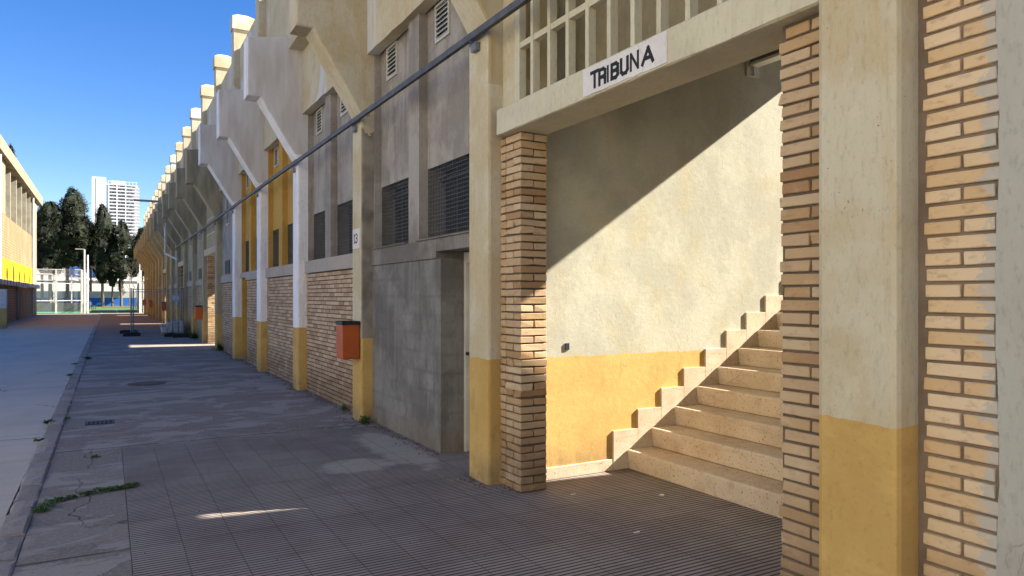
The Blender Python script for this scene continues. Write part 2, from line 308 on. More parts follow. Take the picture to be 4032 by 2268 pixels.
# ------------------------------------------------------------------ mesh helpers
class MB:
    def __init__(s): s.v = []; s.f = []; s.t = []; s.m = []; s.mats = []
    def _mi(s, m):
        if m not in s.mats: s.mats.append(m)
        return s.mats.index(m)
    def add(s, vs, fs, tone=0.5, mat=None):
        o = len(s.v); s.v += [tuple(p) for p in vs]; mi = s._mi(mat) if mat else 0
        for f in fs: s.f.append(tuple(o + i for i in f)); s.t.append(tone); s.m.append(mi)
        return s
    def box(s, x0, x1, y0, y1, z0, z1, tone=0.5, mat=None, j=0.0, bev=0.0):
        if bev > 0:
            b = bev
            vs = []; 
            for (sx, ax) in ((0, x0), (1, x1)):
                for (sy, ay) in ((0, y0), (1, y1)):
                    for (sz, az_) in ((0, z0), (1, z1)):
                        ix, iy, iz = (b if sx == 0 else -b), (b if sy == 0 else -b), (b if sz == 0 else -b)
                        jj = [random.uniform(-j, j) for _ in range(3)]
                        px, py, pz = ax + jj[0], ay + jj[1], az_ + jj[2]
                        vs += [(px, py + iy, pz + iz), (px + ix, py, pz + iz), (px + ix, py + iy, pz)]
            k = lambda a, b_, c, d: (a * 4 + b_ * 2 + c) * 3 + d
            fs = []
            for a in (0, 1): fs.append([k(a, 0, 0, 0), k(a, 1, 0, 0), k(a, 1, 1, 0), k(a, 0, 1, 0)][:: (-1 if a == 0 else 1)])
            for b_ in (0, 1): fs.append([k(0, b_, 0, 1), k(0, b_, 1, 1), k(1, b_, 1, 1), k(1, b_, 0, 1)][:: (1 if b_ == 1 else -1)])
            for c in (0, 1): fs.append([k(0, 0, c, 2), k(1, 0, c, 2), k(1, 1, c, 2), k(0, 1, c, 2)][:: (-1 if c == 0 else 1)])
            for a in (0, 1):
                for b_ in (0, 1): fs.append([k(a, b_, 0, 0), k(a, b_, 1, 0), k(a, b_, 1, 1), k(a, b_, 0, 1)])
                for c in (0, 1): fs.append([k(a, 0, c, 0), k(a, 1, c, 0), k(a, 1, c, 2), k(a, 0, c, 2)])
            for b_ in (0, 1):
                for c in (0, 1): fs.append([k(0, b_, c, 1), k(1, b_, c, 1), k(1, b_, c, 2), k(0, b_, c, 2)])
            for a in (0, 1):
                for b_ in (0, 1):
                    for c in (0, 1): fs.append([k(a, b_, c, 0), k(a, b_, c, 1), k(a, b_, c, 2)])
            return s.add(vs, fs, tone, mat)
        vs = [(x, y, z) for x in (x0, x1) for y in (y0, y1) for z in (z0, z1)]
        if j: vs = [tuple(c + random.uniform(-j, j) for c in p) for p in vs]
        return s.add(vs, [(0, 1, 3, 2), (4, 6, 7, 5), (0, 4, 5, 1), (2, 3, 7, 6), (0, 2, 6, 4), (1, 5, 7, 3)], tone, mat)
    def prismY(s, poly, y0, y1, tone=0.5, mat=None):              # poly in (x, z)
        n = len(poly); vs = [(x, y0, z) for x, z in poly] + [(x, y1, z) for x, z in poly]
        fs = [tuple(range(n)), tuple(range(2 * n - 1, n - 1, -1))] + [(i, i + n, (i + 1) % n + n, (i + 1) % n) for i in range(n)]
        return s.add(vs, fs, tone, mat)
    def prismX(s, poly, x0, x1, tone=0.5, mat=None):              # poly in (y, z)
        n = len(poly); vs = [(x0, y, z) for y, z in poly] + [(x1, y, z) for y, z in poly]
        fs = [tuple(range(n)), tuple(range(2 * n - 1, n - 1, -1))] + [(i, i + n, (i + 1) % n + n, (i + 1) % n) for i in range(n)]
        return s.add(vs, fs, tone, mat)
    def tube(s, a, b, r0, r1=None, n=8, tone=0.5, mat=None):
        a, b = Vector(a), Vector(b); r1 = r0 if r1 is None else r1; d = (b - a).normalized()
        u = d.orthogonal().normalized(); v = d.cross(u); vs = []
        for c, r in ((a, r0), (b, r1)):
            for i in range(n):
                t = 2 * math.pi * i / n; vs.append(c + r * (math.cos(t) * u + math.sin(t) * v))
        fs = [(i, (i + 1) % n, (i + 1) % n + n, i + n) for i in range(n)] + [tuple(range(n - 1, -1, -1)), tuple(range(n, 2 * n))]
        return s.add(vs, fs, tone, mat)
    def build(s, name, mat=None, parent=None, bevel=0.0, smooth=False, normals=True):
        me = bpy.data.meshes.new(name); me.from_pydata(s.v, [], s.f)
        a = me.attributes.new('tone', 'FLOAT', 'FACE'); a.data.foreach_set('value', s.t)
        for m in (s.mats or [mat]): me.materials.append(M[m] if isinstance(m, str) else m)
        if s.mats: me.polygons.foreach_set('material_index', s.m)
        if bevel or normals:
            bm = bmesh.new(); bm.from_mesh(me)
            if bevel:
                es = [e for e in bm.edges if len(e.link_faces) == 2 and e.calc_face_angle(0) > 0.5]
                bmesh.ops.bevel(bm, geom=es, offset=bevel, segments=2, profile=0.6, affect='EDGES', clamp_overlap=True)
            bmesh.ops.recalc_face_normals(bm, faces=bm.faces); bm.to_mesh(me); bm.free()
        if smooth: me.polygons.foreach_set('use_smooth', [True] * len(me.polygons))
        me.update()
        o = bpy.data.objects.new(name, me); C.objects.link(o)
        if parent: o.parent = parent
        return o
def tag(o, label, cat=None, group=None, kind=None):
    if label: o['label'] = label
    if cat: o['category'] = cat
    if group: o['group'] = group
    if kind: o['kind'] = kind
    return o
def empty(name, label, cat, loc=(0, 0, 0), rz=0, group=None):
    o = bpy.data.objects.new(name, None); C.objects.link(o); o.location = loc; o.rotation_euler = (0, 0, rz)
    o.empty_display_size = 0.3
    return tag(o, label, cat, group)
def copy_tree(o, parent=None):
    c = o.copy(); C.objects.link(c)
    if parent: c.parent = parent
    for ch in list(o.children): copy_tree(ch, c)
    return c
def struct(mb, name, mat, **k): return tag(mb.build(name, mat, **k), None, kind='structure')

# ------------------------------------------------------------------ setting: ground, road, kerb, paving
g = MB(); g.add([(-1500, -600, -0.03), (1500, -600, -0.03), (1500, 2500, -0.03), (-1500, 2500, -0.03)], [(0, 1, 2, 3)]); struct(g, 'ground', 'ground')
g = MB(); g.box(-9.0, -0.655, -12, 76.5, -0.25, -0.012); struct(g, 'road', 'road')
g = MB(); g.box(-0.478, 0.121, -12, 8.487, -0.25, 0.0); g.box(-0.478, 3.2, 8.49, 76.5, -0.25, 0.0); struct(g, 'concrete_pavement', 'pave')
g = MB(); g.box(0.125, 7.0, -12, 8.48, -0.25, 0.0); struct(g, 'tiled_pavement', 'tile')
g = MB(); y = -8.0
while y < 76:
    L = random.uniform(0.40, 0.52) if y < 30 else random.uniform(0.9, 1.3)
    n = 4; x0, x1 = -0.645 + random.uniform(-.012, .012), -0.479 + random.uniform(-.006, .0); zt = 0.022 + random.uniform(-.008, .01)
    vs = []; tn = random.random()
    for i in range(n + 1):
        yy = y + 0.012 + (L - 0.024) * i / n; e = 0.010 if i in (0, n) else 0
        for xx, zz in ((x0, -0.2), (x0 + random.uniform(-.008, .008), zt - 0.016), (x0 + 0.02, zt - e + random.uniform(-.004, .004)), ((x0 + x1) / 2, zt - e + random.uniform(-.005, .006)), (x1 - 0.015, zt - e - .004 + random.uniform(-.005, .004)), (x1, .003), (x1, -0.2)): vs.append((xx, yy, zz))
    fs = [(7 * i + k, 7 * i + k + 1, 7 * i + 8 + k, 7 * i + 7 + k) for i in range(n) for k in range(6)] + [tuple(range(7)), tuple(range(7 * n + 6, 7 * n - 1, -1))]
    g.add(vs, fs, tn); y += L
struct(g, 'kerb', 'kerb')
g = MB(); g.box(-0.655, -0.475, -12, 76.5, -0.3, -0.02); struct(g, 'kerb_bed', simple('kerb_soil', (.07, .058, .048), .95))
g = MB(); g.box(-14, 14, 77.0, 125.5, -0.2, 0.012); struct(g, 'sports_turf', 'turf')
g = MB(); g.box(0.75, 0.87, 77.1, 94, 0.0, 0.016); struct(g, 'turf_line', 'white_wall')

# ------------------------------------------------------------------ stadium building
XC, XW = 2.79, 2.95
CY = [1.925, 5.505] + [8.97 + 3.46 * i for i in range(19)]          # column centres
HW = 0.19
B = empty('stadium_building', 'long cream and yellow stadium stand building with cantilever brackets and brick bays', 'building')

def column_mesh(mat):
    m = MB()
    prof = [(XC, 0), (XC, 3.90), (2.18, 4.89), (1.98, 4.89), (1.98, 5.86), (2.53, 5.94), (3.0, 5.94), (3.0, 0)]
    n = len(prof); m.prismY(prof, -HW, HW)
    o = m.build('column', mat, B)
    me = o.data; bm = bmesh.new(); bm.from_mesh(me)
    es = [e for e in bm.edges if abs(e.verts[0].co.y - e.verts[1].co.y) < 1e-4 and min(e.verts[0].co.x, e.verts[1].co.x) < 2.8 and max(e.verts[0].co.x, e.verts[1].co.x) < 2.85]
    bmesh.ops.bevel(bm, geom=es, offset=0.028, segments=2, profile=0.5, affect='EDGES')
    # rows of extra vertices and a faint unevenness
    bmesh.ops.recalc_face_normals(bm, faces=bm.faces); bm.to_mesh(me); bm.free()
    return o
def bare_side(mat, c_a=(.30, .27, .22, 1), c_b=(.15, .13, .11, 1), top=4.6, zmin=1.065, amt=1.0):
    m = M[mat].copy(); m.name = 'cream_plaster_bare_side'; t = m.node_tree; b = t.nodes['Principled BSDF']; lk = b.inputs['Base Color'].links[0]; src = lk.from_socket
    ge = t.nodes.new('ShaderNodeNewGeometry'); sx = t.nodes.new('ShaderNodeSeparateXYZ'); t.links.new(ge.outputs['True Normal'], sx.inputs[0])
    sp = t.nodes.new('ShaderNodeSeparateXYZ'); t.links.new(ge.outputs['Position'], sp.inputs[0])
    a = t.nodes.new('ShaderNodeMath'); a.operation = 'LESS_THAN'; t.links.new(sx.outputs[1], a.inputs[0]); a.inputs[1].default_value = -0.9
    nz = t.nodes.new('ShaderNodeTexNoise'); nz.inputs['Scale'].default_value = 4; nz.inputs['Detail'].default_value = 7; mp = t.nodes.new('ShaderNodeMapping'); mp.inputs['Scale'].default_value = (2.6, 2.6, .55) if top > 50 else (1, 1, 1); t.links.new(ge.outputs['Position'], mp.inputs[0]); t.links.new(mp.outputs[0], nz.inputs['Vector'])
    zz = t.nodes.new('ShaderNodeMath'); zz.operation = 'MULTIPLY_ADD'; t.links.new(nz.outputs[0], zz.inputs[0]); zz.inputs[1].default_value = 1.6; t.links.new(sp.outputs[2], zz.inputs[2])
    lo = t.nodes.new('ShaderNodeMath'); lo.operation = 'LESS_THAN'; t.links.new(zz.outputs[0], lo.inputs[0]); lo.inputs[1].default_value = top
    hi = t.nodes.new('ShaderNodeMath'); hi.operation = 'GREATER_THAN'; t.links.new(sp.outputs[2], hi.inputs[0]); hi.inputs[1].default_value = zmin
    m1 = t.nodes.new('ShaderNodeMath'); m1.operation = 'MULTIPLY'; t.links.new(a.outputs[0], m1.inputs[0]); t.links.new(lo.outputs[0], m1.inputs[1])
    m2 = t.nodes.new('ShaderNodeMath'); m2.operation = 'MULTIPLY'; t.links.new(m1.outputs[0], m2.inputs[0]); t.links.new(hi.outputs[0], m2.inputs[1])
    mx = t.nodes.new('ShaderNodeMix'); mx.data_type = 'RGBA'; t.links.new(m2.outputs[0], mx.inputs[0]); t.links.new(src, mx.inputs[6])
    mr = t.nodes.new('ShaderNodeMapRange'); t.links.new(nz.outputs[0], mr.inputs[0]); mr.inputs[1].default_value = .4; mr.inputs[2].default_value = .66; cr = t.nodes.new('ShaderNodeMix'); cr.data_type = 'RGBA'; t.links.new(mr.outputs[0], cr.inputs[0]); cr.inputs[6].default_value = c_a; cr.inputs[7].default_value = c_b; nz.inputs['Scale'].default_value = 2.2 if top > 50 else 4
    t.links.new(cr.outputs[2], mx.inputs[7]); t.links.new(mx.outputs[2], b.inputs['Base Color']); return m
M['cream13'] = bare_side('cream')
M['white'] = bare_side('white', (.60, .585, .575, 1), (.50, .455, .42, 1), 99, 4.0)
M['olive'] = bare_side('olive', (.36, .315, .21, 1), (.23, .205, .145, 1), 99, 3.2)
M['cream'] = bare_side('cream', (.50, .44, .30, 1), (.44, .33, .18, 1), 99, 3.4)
cm = {}
for i, y in enumerate(CY):
    k = 'white' if i in (3, 4, 5) else ('cream' if i < 6 else ('olive' if i < 12 else 'ochre'))
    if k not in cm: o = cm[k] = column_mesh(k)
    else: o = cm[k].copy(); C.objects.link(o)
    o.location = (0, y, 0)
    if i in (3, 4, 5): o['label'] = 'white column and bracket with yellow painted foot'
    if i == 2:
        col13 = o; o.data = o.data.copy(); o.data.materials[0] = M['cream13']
    if i == 1: col_c1 = o

# number plate on column 2
def plate(mb, x, y0, y1, z0, z1, t=0.003): mb.box(x - t, x, y0, y1, z0, z1)
m = MB(); plate(m, XC - .001, 8.80 + .03, 9.12, 2.215, 2.47, 0.004); m.build('number_panel', 'signwhite', col13).matrix_parent_inverse = Matrix.Translation((0, -CY[2], 0))
def strokes(mb, x, yl, yr, z0, z1, segs, wdt, t=0.0025):            # u runs from far (yl) to near (yr); segs in unit box
    for k, (a, b) in enumerate(segs):
        ax, az_, bx, bz = yl + (yr - yl) * a[0], z0 + (z1 - z0) * a[1], yl + (yr - yl) * b[0], z0 + (z1 - z0) * b[1]
        d = Vector((bx - ax, bz - az_)); L = d.length; d /= L; nn = Vector((-d.y, d.x)) * wdt / 2; e = d * wdt * 0.5 * 0.98
        p = [(ax - e.x + nn.x, az_ - e.y + nn.y), (bx + e.x + nn.x, bz + e.y + nn.y), (bx + e.x - nn.x, bz + e.y - nn.y), (ax - e.x - nn.x, az_ - e.y - nn.y)]
        mb.prismX(p, x - t - 0.0002 * k, x)
m = MB()
strokes(m, XC - .0055, 9.055, 9.02, 2.29, 2.40, [((.6, 0), (.6, 1)), ((.6, 1), (0, .8)), ((.1, 0), (1.1, 0))], 0.014)
strokes(m, XC - .0055, 8.985, 8.915, 2.29, 2.40, [((0.05, .88), (.3, 1)), ((.3, 1), (.75, 1)), ((.75, 1), (.95, .8)), ((.95, .8), (.9, .62)), ((.9, .62), (.4, .53)), ((.6, .53), (.98, .35)), ((.98, .35), (.9, .1)), ((.9, .1), (.6, 0)), ((.6, 0), (.2, 0)), ((.2, 0), (0, .15))], 0.014)
m.build('number_digits', 'letter', col13).matrix_parent_inverse = Matrix.Translation((0, -CY[2], 0))

# parapet posts with caps
m = MB(); m.box(2.765, 3.25, -HW + .02, HW - .02, 5.94, 8.40)
p0 = m.build('parapet_post', 'cream_plain', B, bevel=0.015)
m = MB(); hw = HW + .02
m.box(2.735, 3.29, -hw, hw, 8.40, 8.72)
m.add([(2.735, -hw, 8.72), (3.29, -hw, 8.72), (3.29, hw, 8.72), (2.735, hw, 8.72), (2.90, -0.04, 8.83), (3.12, -0.04, 8.83), (3.12, 0.04, 8.83), (2.90, 0.04, 8.83)], [(0, 1, 5, 4), (1, 2, 6, 5), (2, 3, 7, 6), (3, 0, 4, 7), (4, 5, 6, 7)])
c0 = m.build('post_cap', 'cream_plain', p0)
for i, y in enumerate(CY):
    o = p0 if i == 0 else copy_tree(p0, B)
    o.location = (0, y, 0)

# long upper members
YA, YB = -12.0, CY[-1] + HW
wavy = MB()
ys = [YA + (YB - YA) * i / 160 for i in range(161)]
vs = []; 
for y in ys:
    dz = 0.03 * math.sin(y * 1.3) * 0.4 + random.uniform(-.008, .008)
    vs += [(2.92, y, 5.955), (2.92, y, 7.93 + dz), (2.985, y, 7.91 + dz), (2.985, y, 5.955)]
fs = [(4 * i + k, 4 * i + (k + 1) % 4, 4 * i + 4 + (k + 1) % 4, 4 * i + 4 + k) for i in range(160) for k in range(4)] + [(0, 1, 2, 3), (643, 642, 641, 640)]
wavy.add(vs, fs); wavy.build('parapet_wall', 'cream_plain', B)
def bays(a, b): return [(CY[i] + HW, CY[i + 1] - HW) for i in range(a, b)]
STAIR = (0, 6, 12, 18)                                              # bay index i lies between column i and i + 1
seg = [(YA, CY[0] - HW)] + [(CY[i] + HW, CY[i + 1] - HW) for i in range(20)]
m = MB()
for a, b in seg: m.box(2.64, 3.0, a + .003, b - .003, 5.765, 5.952)
m.build('edge_beam', 'cream_plain', B)
for i, (a, b) in enumerate(seg):
    m = MB(); st = (i - 1) in STAIR
    zl = 5.3 if st else 4.69
    n = 10
    vs = []
    for k in range(n + 1):
        y = a + .003 + (b - a - .006) * k / n; z = zl + random.uniform(-.012, .012)
        vs += [(2.87, y, z), (2.87, y, 5.764), (3.02, y, 5.764), (3.02, y, z + .01)]
    fs = [(4 * q + k, 4 * q + (k + 1) % 4, 4 * q + 4 + (k + 1) % 4, 4 * q + 4 + k) for q in range(n) for k in range(4)] + [(0, 1, 2, 3), (4 * n + 3, 4 * n + 2, 4 * n + 1, 4 * n)]
    m.add(vs, fs); m.build('wall_band', 'cream_plain' if i < 13 else 'ochre', B)

# stand slab behind the parapet
SL = lambda x: 8.485 - 0.53 * x
def slab(mb, x0, x1, y0, y1, th=0.27):
    mb.prismY([(x0, SL(x0)), (x1, SL(x1)), (x1, SL(x1) - th), (x0, SL(x0) - th)], y0, y1)
m = MB()
prev = YA
for i in STAIR:
    a, b = CY[i], CY[i + 1]
    y0 = (3.53 if i == 0 else a + 0.28); y1 = 5.22 if i == 0 else b - 0.28
    slab(m, 3.08, 15.2, prev, y0); slab(m, 3.08, 7.2, y0, y1); slab(m, 12.6, 15.2, y0, y1); prev = y1
slab(m, 3.08, 15.2, prev, YB)
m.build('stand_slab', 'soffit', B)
m = MB(); m.box(3.09, 15.2, YA - .21, YA - .01, 0, 5.5); m.build('end_wall', 'cream_plain', B); m = MB(); m.prismY([(3.0, 0), (15.2, 0), (15.2, SL(15.2)), (3.0, SL(3.0))], YB - .25, YB - .02); m.build('end_wall', 'cream_plain', B)

# brick generators
def brick_panel(y0, y1, ztop, name='brick_wall', mat='brickwall', holes=()):
    m = MB(); m.box(XW + .008, 3.2, y0, y1, 0, ztop - .004, mat='mortar')
    ch = 0.0637; r = 0; z = 0.006
    while z + 0.05 < ztop:
        y = y0 - (0.125 if r % 2 else 0.0)
        while y < y1:
            a, b = max(y, y0) + 0.004, min(y + 0.240, y1 - .002)
            if b - a > 0.03 and not any(abs((a + b) / 2 - hy) < 0.1 and abs(z - hz) < 0.03 for hy, hz in holes):
                d = random.uniform(-.002, .003)
                m.box(2.936 + d, 2.972, a, b, z, z + 0.049, random.random(), mat, j=.0012)
            y += 0.2505
        z += ch; r += 1
    return m.build(name, None, B)

def brick_pier(x0, x1, y0, y1, ztop, mat='brick', name='brick_pier', near=-1):
    # near=-1: the corner of interest is at (x0, y0); its y0 face looks at the camera
    m = MB(); m.box(x0 + .018, x1, y0 + .018, y1 - .004, 0, ztop, mat='mortar')
    ch = 0.0637; z = 0.008; r = 0; j = .003
    xm = (x0 + x1) / 2; J = 0.006
    while z + 0.05 < ztop:
        t = random.random; h = 0.0515; dd = random.uniform(-.002, .002)
        if random.random() < 0.06: h *= 0.93
        j = .009 if random.random() < .14 else .003
        if r % 2 == 0:
            m.box(x0 + dd, x1 - .004, y0 + dd, y0 + .116, z, z + h, t(), mat, j, .0035)
            m.box(x0 + dd, x1 - .004, y0 + .128, min(y0 + .245, y1 - .006), z, z + h, t(), mat, j, .0035)
        else:
            m.box(x0 + dd, xm - J, y0 + dd, min(y0 + .245, y1 - .006), z, z + h, t(), mat, j, .0035)
            m.box(xm + J, x1 - .004, y0 + dd, min(y0 + .245, y1 - .006), z, z + h, t(), mat, j, .0035)
        if y1 - y0 > 0.30: m.box(x0 + dd + .002, x1 - .004, y0 + .257, y1 - .004, z, z + h, t(), mat, j, .003)
        z += ch; r += 1
    return m.build(name, None, B)

# bay at the very right: smeared brick, then pale render
def right_bricks():
    m = MB(); m.box(2.935, 3.2, 1.38, CY[0] - HW + .02, 0, 5.7, mat='mortarlight')
    ch = 0.0637; z = 0.004; r = 0
    while z < 4.2:
        h = 0.050; t = random.random
        ya = 1.705 + random.uniform(-.006, .004)
        if r % 2 == 0:
            m.box(2.922, 2.945, 1.43 + random.uniform(-.015, .01), ya - .012, z, z + h, t(), 'brickedge', .0018, .003)
        else:
            m.box(2.922, 2.945, 1.562, ya, z, z + h, t(), 'brickedge', .0018, .003)
            m.box(2.922, 2.945, 1.43 + random.uniform(-.015, .01), 1.548, z, z + h, t(), 'brickedge', .0018, .003)
        z += ch; r += 1
    m.build('brick_wall', None, B)
right_bricks()
m = MB(); n = 90; vs = []
for k in range(n + 1):
    z = 5.7 * k / n; e = 1.425 + random.uniform(-.004, .003) + .006 * math.sin(k * .31)
    vs += [(2.918, YA, z), (2.918, e, z), (2.94, e + .006, z), (2.94, YA, z)]
fs = [(4 * q + k, 4 * q + (k + 1) % 4, 4 * q + 4 + (k + 1) % 4, 4 * q + 4 + k) for q in range(n) for k in range(4)] + [(0, 1, 2, 3), (4 * n + 3, 4 * n + 2, 4 * n + 1, 4 * n)]
m.add(vs, fs); m.build('rendered_wall', 'rightwall', B)

# ---- stair bays
stair_src = None
def stair_bay(i, detail):
    global stair_src
    ya, yb = CY[i] + HW, CY[i + 1] - HW                              # 2.115 .. 5.315 in bay 0
    dy = ya - (CY[0] + HW); yw = yb - 0.10                            # left side wall plane (5.215)
    if i == 0: yw = 5.22
    # side walls
    top = lambda x: SL(x) - 0.272
    m = MB(); m.prismY([(3.16, -.1), (12.6, -.1), (12.6, top(12.6)), (3.16, top(3.16))], yw, yw + .15)
    m.build('side_wall', 'cream_sun', B)
    m = MB(); m.prismY([(3.16, -.1), (12.6, -.1), (12.6, top(12.6)), (3.16, top(3.16))], ya - .05, ya + .085)
    m.build('side_wall', 'cream_sun', B)
    brick_pier(2.905, 3.158, yw - 0.255 if i else 4.965, yb - .003, 2.95)
    brick_pier(2.905, 3.158, ya + .003, ya + .285, 2.95) if i else pier_right(ya)
    # lintel
    m = MB(); n = 26; vs = []
    for k in range(n + 1):
        y = ya + .003 + (yb - .10 - ya if i == 0 else yb - ya - .006) * k / n
        d = lambda: random.uniform(-.003, .003)
        vs += [(2.823 + d(), y, 2.947 + d()), (2.835, y, 2.940), (3.15, y, 2.935), (3.16, y, 3.158), (2.835, y, 3.158), (2.822 + d(), y, 3.146 + d())]
    fs = [(6 * q + k, 6 * q + (k + 1) % 6, 6 * q + 6 + (k + 1) % 6, 6 * q + 6 + k) for q in range(n) for k in range(6)] + [tuple(range(6)), tuple(range(6 * n + 5, 6 * n - 1, -1))]
    m.add(vs, fs); lin = m.build('lintel', 'latt' if i == 0 else 'cream', B)
    # lattice
    m = MB(); yy = yb - .04 - .225; k = 0
    x0, x1 = 2.90, 2.962
    fr = [5.05 - 0.247 * q for q in range(12)] if i == 0 else [yb - .05 - 0.247 * q for q in range(13)]
    for q, y in enumerate(fr):
        ww = 0.075 if q == 0 else 0.040
        if y - ww > ya: m.box(x0, x1, y - ww, y, 3.16, 5.3)
    for z in (3.61, 4.12, 4.63, 5.14): m.box(x0 + .004, x1 - .004, ya + .01, fr[0] - .001, z, z + .048)
    m.build('lattice_window', 'latt', B)
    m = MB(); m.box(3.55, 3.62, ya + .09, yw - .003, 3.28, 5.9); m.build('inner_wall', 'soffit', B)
    if detail and i == 0:
        m = MB(); m.box(2.93, 3.3, 5.06, yb - .003, 3.16, 5.29); m.build('jamb', 'cream', B)
    # staircase
    st = MB(); st.box(7.07, 12.6, ya + .09, yw - .001, -.1, 1.957); st.prismY([(4.5, -.1), (7.06, -.1), (7.06, 1.7), (4.5, 0.1)], ya + .09, yw - .001)
    so_ = st.build('staircase', 'stone', B)
    for k in range(11):
        if stair_src is None:
            s = MB(); s.prismY([(0.0, .178), (0.0, .150), (0.018, 0.0), (0.31, 0.0), (0.31, .1775)], 0, 1)
            o = s.build('step', 'stone', so_, bevel=0.009); stair_src = o
            me = o.data
        else: o = bpy.data.objects.new('step', stair_src.data); C.objects.link(o); o.parent = so_
        o.scale = (1, (yw - .021) - (ya + .09), 1); o.location = (4.185 + .288 * k, ya + .09, .178 * k)
        q = MB(); xa = 4.030 + .288 * k
        q.box(xa, xa + .287, yw - .020, yw + .01, .178 * k - (0 if k == 0 else .1), .362 + .178 * k, bev=.002)
        q.build('skirting_stone', 'stone', so_)
    q = MB(); q.box(3.17, 4.028, yw - .016, yw + .01, 0, .105, bev=.003); q.build('skirting_stone', 'stone', so_)
    return lin, yw

def pier_right(ya):
    # front face shows stretcher / half-brick courses beside column 0
    m = MB(); m.box(2.917, 3.158, ya - .02, ya + .288, 0, 2.95, mat='mortar')
    ch = 0.0637; z = 0.0; r = 0; j = .002
    while z + .05 < 2.96:
        h = .0505; t = random.random; e = ya + .298 + random.uniform(-.012, .003)
        if random.random() < .12: e -= .02
        j = .008 if random.random() < .16 else .002
        zz = z
        if r % 2 == 0: m.box(2.904, 3.155, ya - .01, e, zz, zz + h, t(), 'brick', j, .0035)
        else:
            m.box(2.904, 3.155, ya + .125, e - .004, zz, zz + h, t(), 'brick', j, .0035)
            m.box(2.904, 3.155, ya - .01, ya + .113, zz, zz + h, t(), 'brick', j, .0035)
        z += ch; r += 1
    m.build('brick_pier', None, B)

lintel = None
for i in STAIR:
    l, yw = stair_bay(i, True)
    if i == 0: lintel = l
# painted sign on the lintel
m = MB(); n = 14; vs = []
for k in range(n + 1):
    y = 3.135 + (3.972 - 3.135) * k / n
    vs += [(2.8165, y, 2.957 + random.uniform(-.004, .004)), (2.8165, y, 3.143 + random.uniform(-.004, .002)), (2.825, y, 3.143), (2.825, y, 2.957)]
fs = [(4 * q + k, 4 * q + (k + 1) % 4, 4 * q + 4 + (k + 1) % 4, 4 * q + 4 + k) for q in range(n) for k in range(4)] + [(0, 1, 2, 3), (4 * n + 3, 4 * n + 2, 4 * n + 1, 4 * n)]
m.add(vs, fs); m.build('sign_panel', 'signwhite', lintel)
m = MB(); XS = 2.8162
def letter(y_far, y_near, z0, z1, segs, wd=.0235): strokes(m, XS, y_far, y_near, z0 + wd / 2, z1 - wd / 2, segs, wd, .002)
letter(3.876, 3.797, 2.984, 3.105, [((.02, 1), (.98, 1)), ((.5, .95), (.5, 0))])
letter(3.784, 3.722, 2.984, 3.100, [((0, 0), (0, 1)), ((0, 1), (.7, 1)), ((.7, 1), (1, .85)), ((1, .85), (1, .6)), ((1, .6), (.7, .46)), ((.7, .46), (0, .46)), ((.6, .46), (1, .33)), ((1, .33), (1, 0))])
letter(3.694, 3.692, 2.986, 3.098, [((.5, 0), (.5, 1))], .018)
letter(3.652, 3.590, 2.986, 3.098, [((0, 0), (0, 1)), ((0, 1), (.7, 1)), ((.7, 1), (1, .85)), ((1, .85), (1, .65)), ((1, .65), (.75, .52)), ((0, .52), (.8, .52)), ((.75, .52), (1, .38)), ((1, .38), (1, .15)), ((1, .15), (.7, 0)), ((.7, 0), (0, 0))])
letter(3.556, 3.492, 2.988, 3.102, [((0, 1), (0, .18)), ((0, .18), (.25, 0)), ((.25, 0), (.75, 0)), ((.75, 0), (1, .2)), ((1, .2), (1, 1))])
letter(3.460, 3.392, 2.990, 3.106, [((0, 0), (0, 1)), ((0.05, .95), (.95, .05)), ((1, 0), (1, 1))], .017)
letter(3.350, 3.256, 2.992, 3.103, [((0, 0), (.55, 1)), ((.55, 1), (1, 0)), ((.28, .32), (.84, .32))])
m.build('sign_lettering', 'letter', lintel)

# ---- bay 1 (grey block wall and white door)
a, b = bays(1, 2)[0]                                                 # 5.695 .. 8.78
def extr_wall(name, mat, boxes):
    m = MB()
    for bx in boxes: m.box(*bx)
    return m.build(name, mat, B)
extr_wall('rendered_block_wall', 'greyblock', [(2.94, 3.30, 6.635, b - .003, 0, 1.985)])
extr_wall('concrete_header', 'grey', [(2.925, 3.3, 6.72, b - .003, 1.99, 2.19), (2.927, 3.3, a + .003, 6.717, 2.06, 2.192)])
extr_wall('concrete_sill', 'grey', [(2.905, 3.05, 7.555, b - .05, 2.192, 2.206), (2.905, 3.05, a + .01, 7.235, 2.194, 2.208)])
dr = MB(); dr.box(3.24, 3.28, a + .08, 6.58, 0.02, 1.93); dr.build('door', 'white_metal', B)
drp = [o for o in B.children if o.name.startswith('door')][0]
m = MB(); m.box(3.20, 3.285, 6.585, 6.632, 0, 2.05); m.box(3.20, 3.285, a + .02, a + .07, 0, 2.05); m.box(3.201, 3.284, a + .072, 6.583, 1.945, 2.05); m.build('door_frame', 'white_metal', drp)
m = MB(); m.box(3.17, 3.24, 6.47, 6.53, 1.0, 1.03); m.tube((3.18, 6.5, 1.015), (3.18, 6.38, 1.015), .010); m.build('handle', 'blackrim', drp)

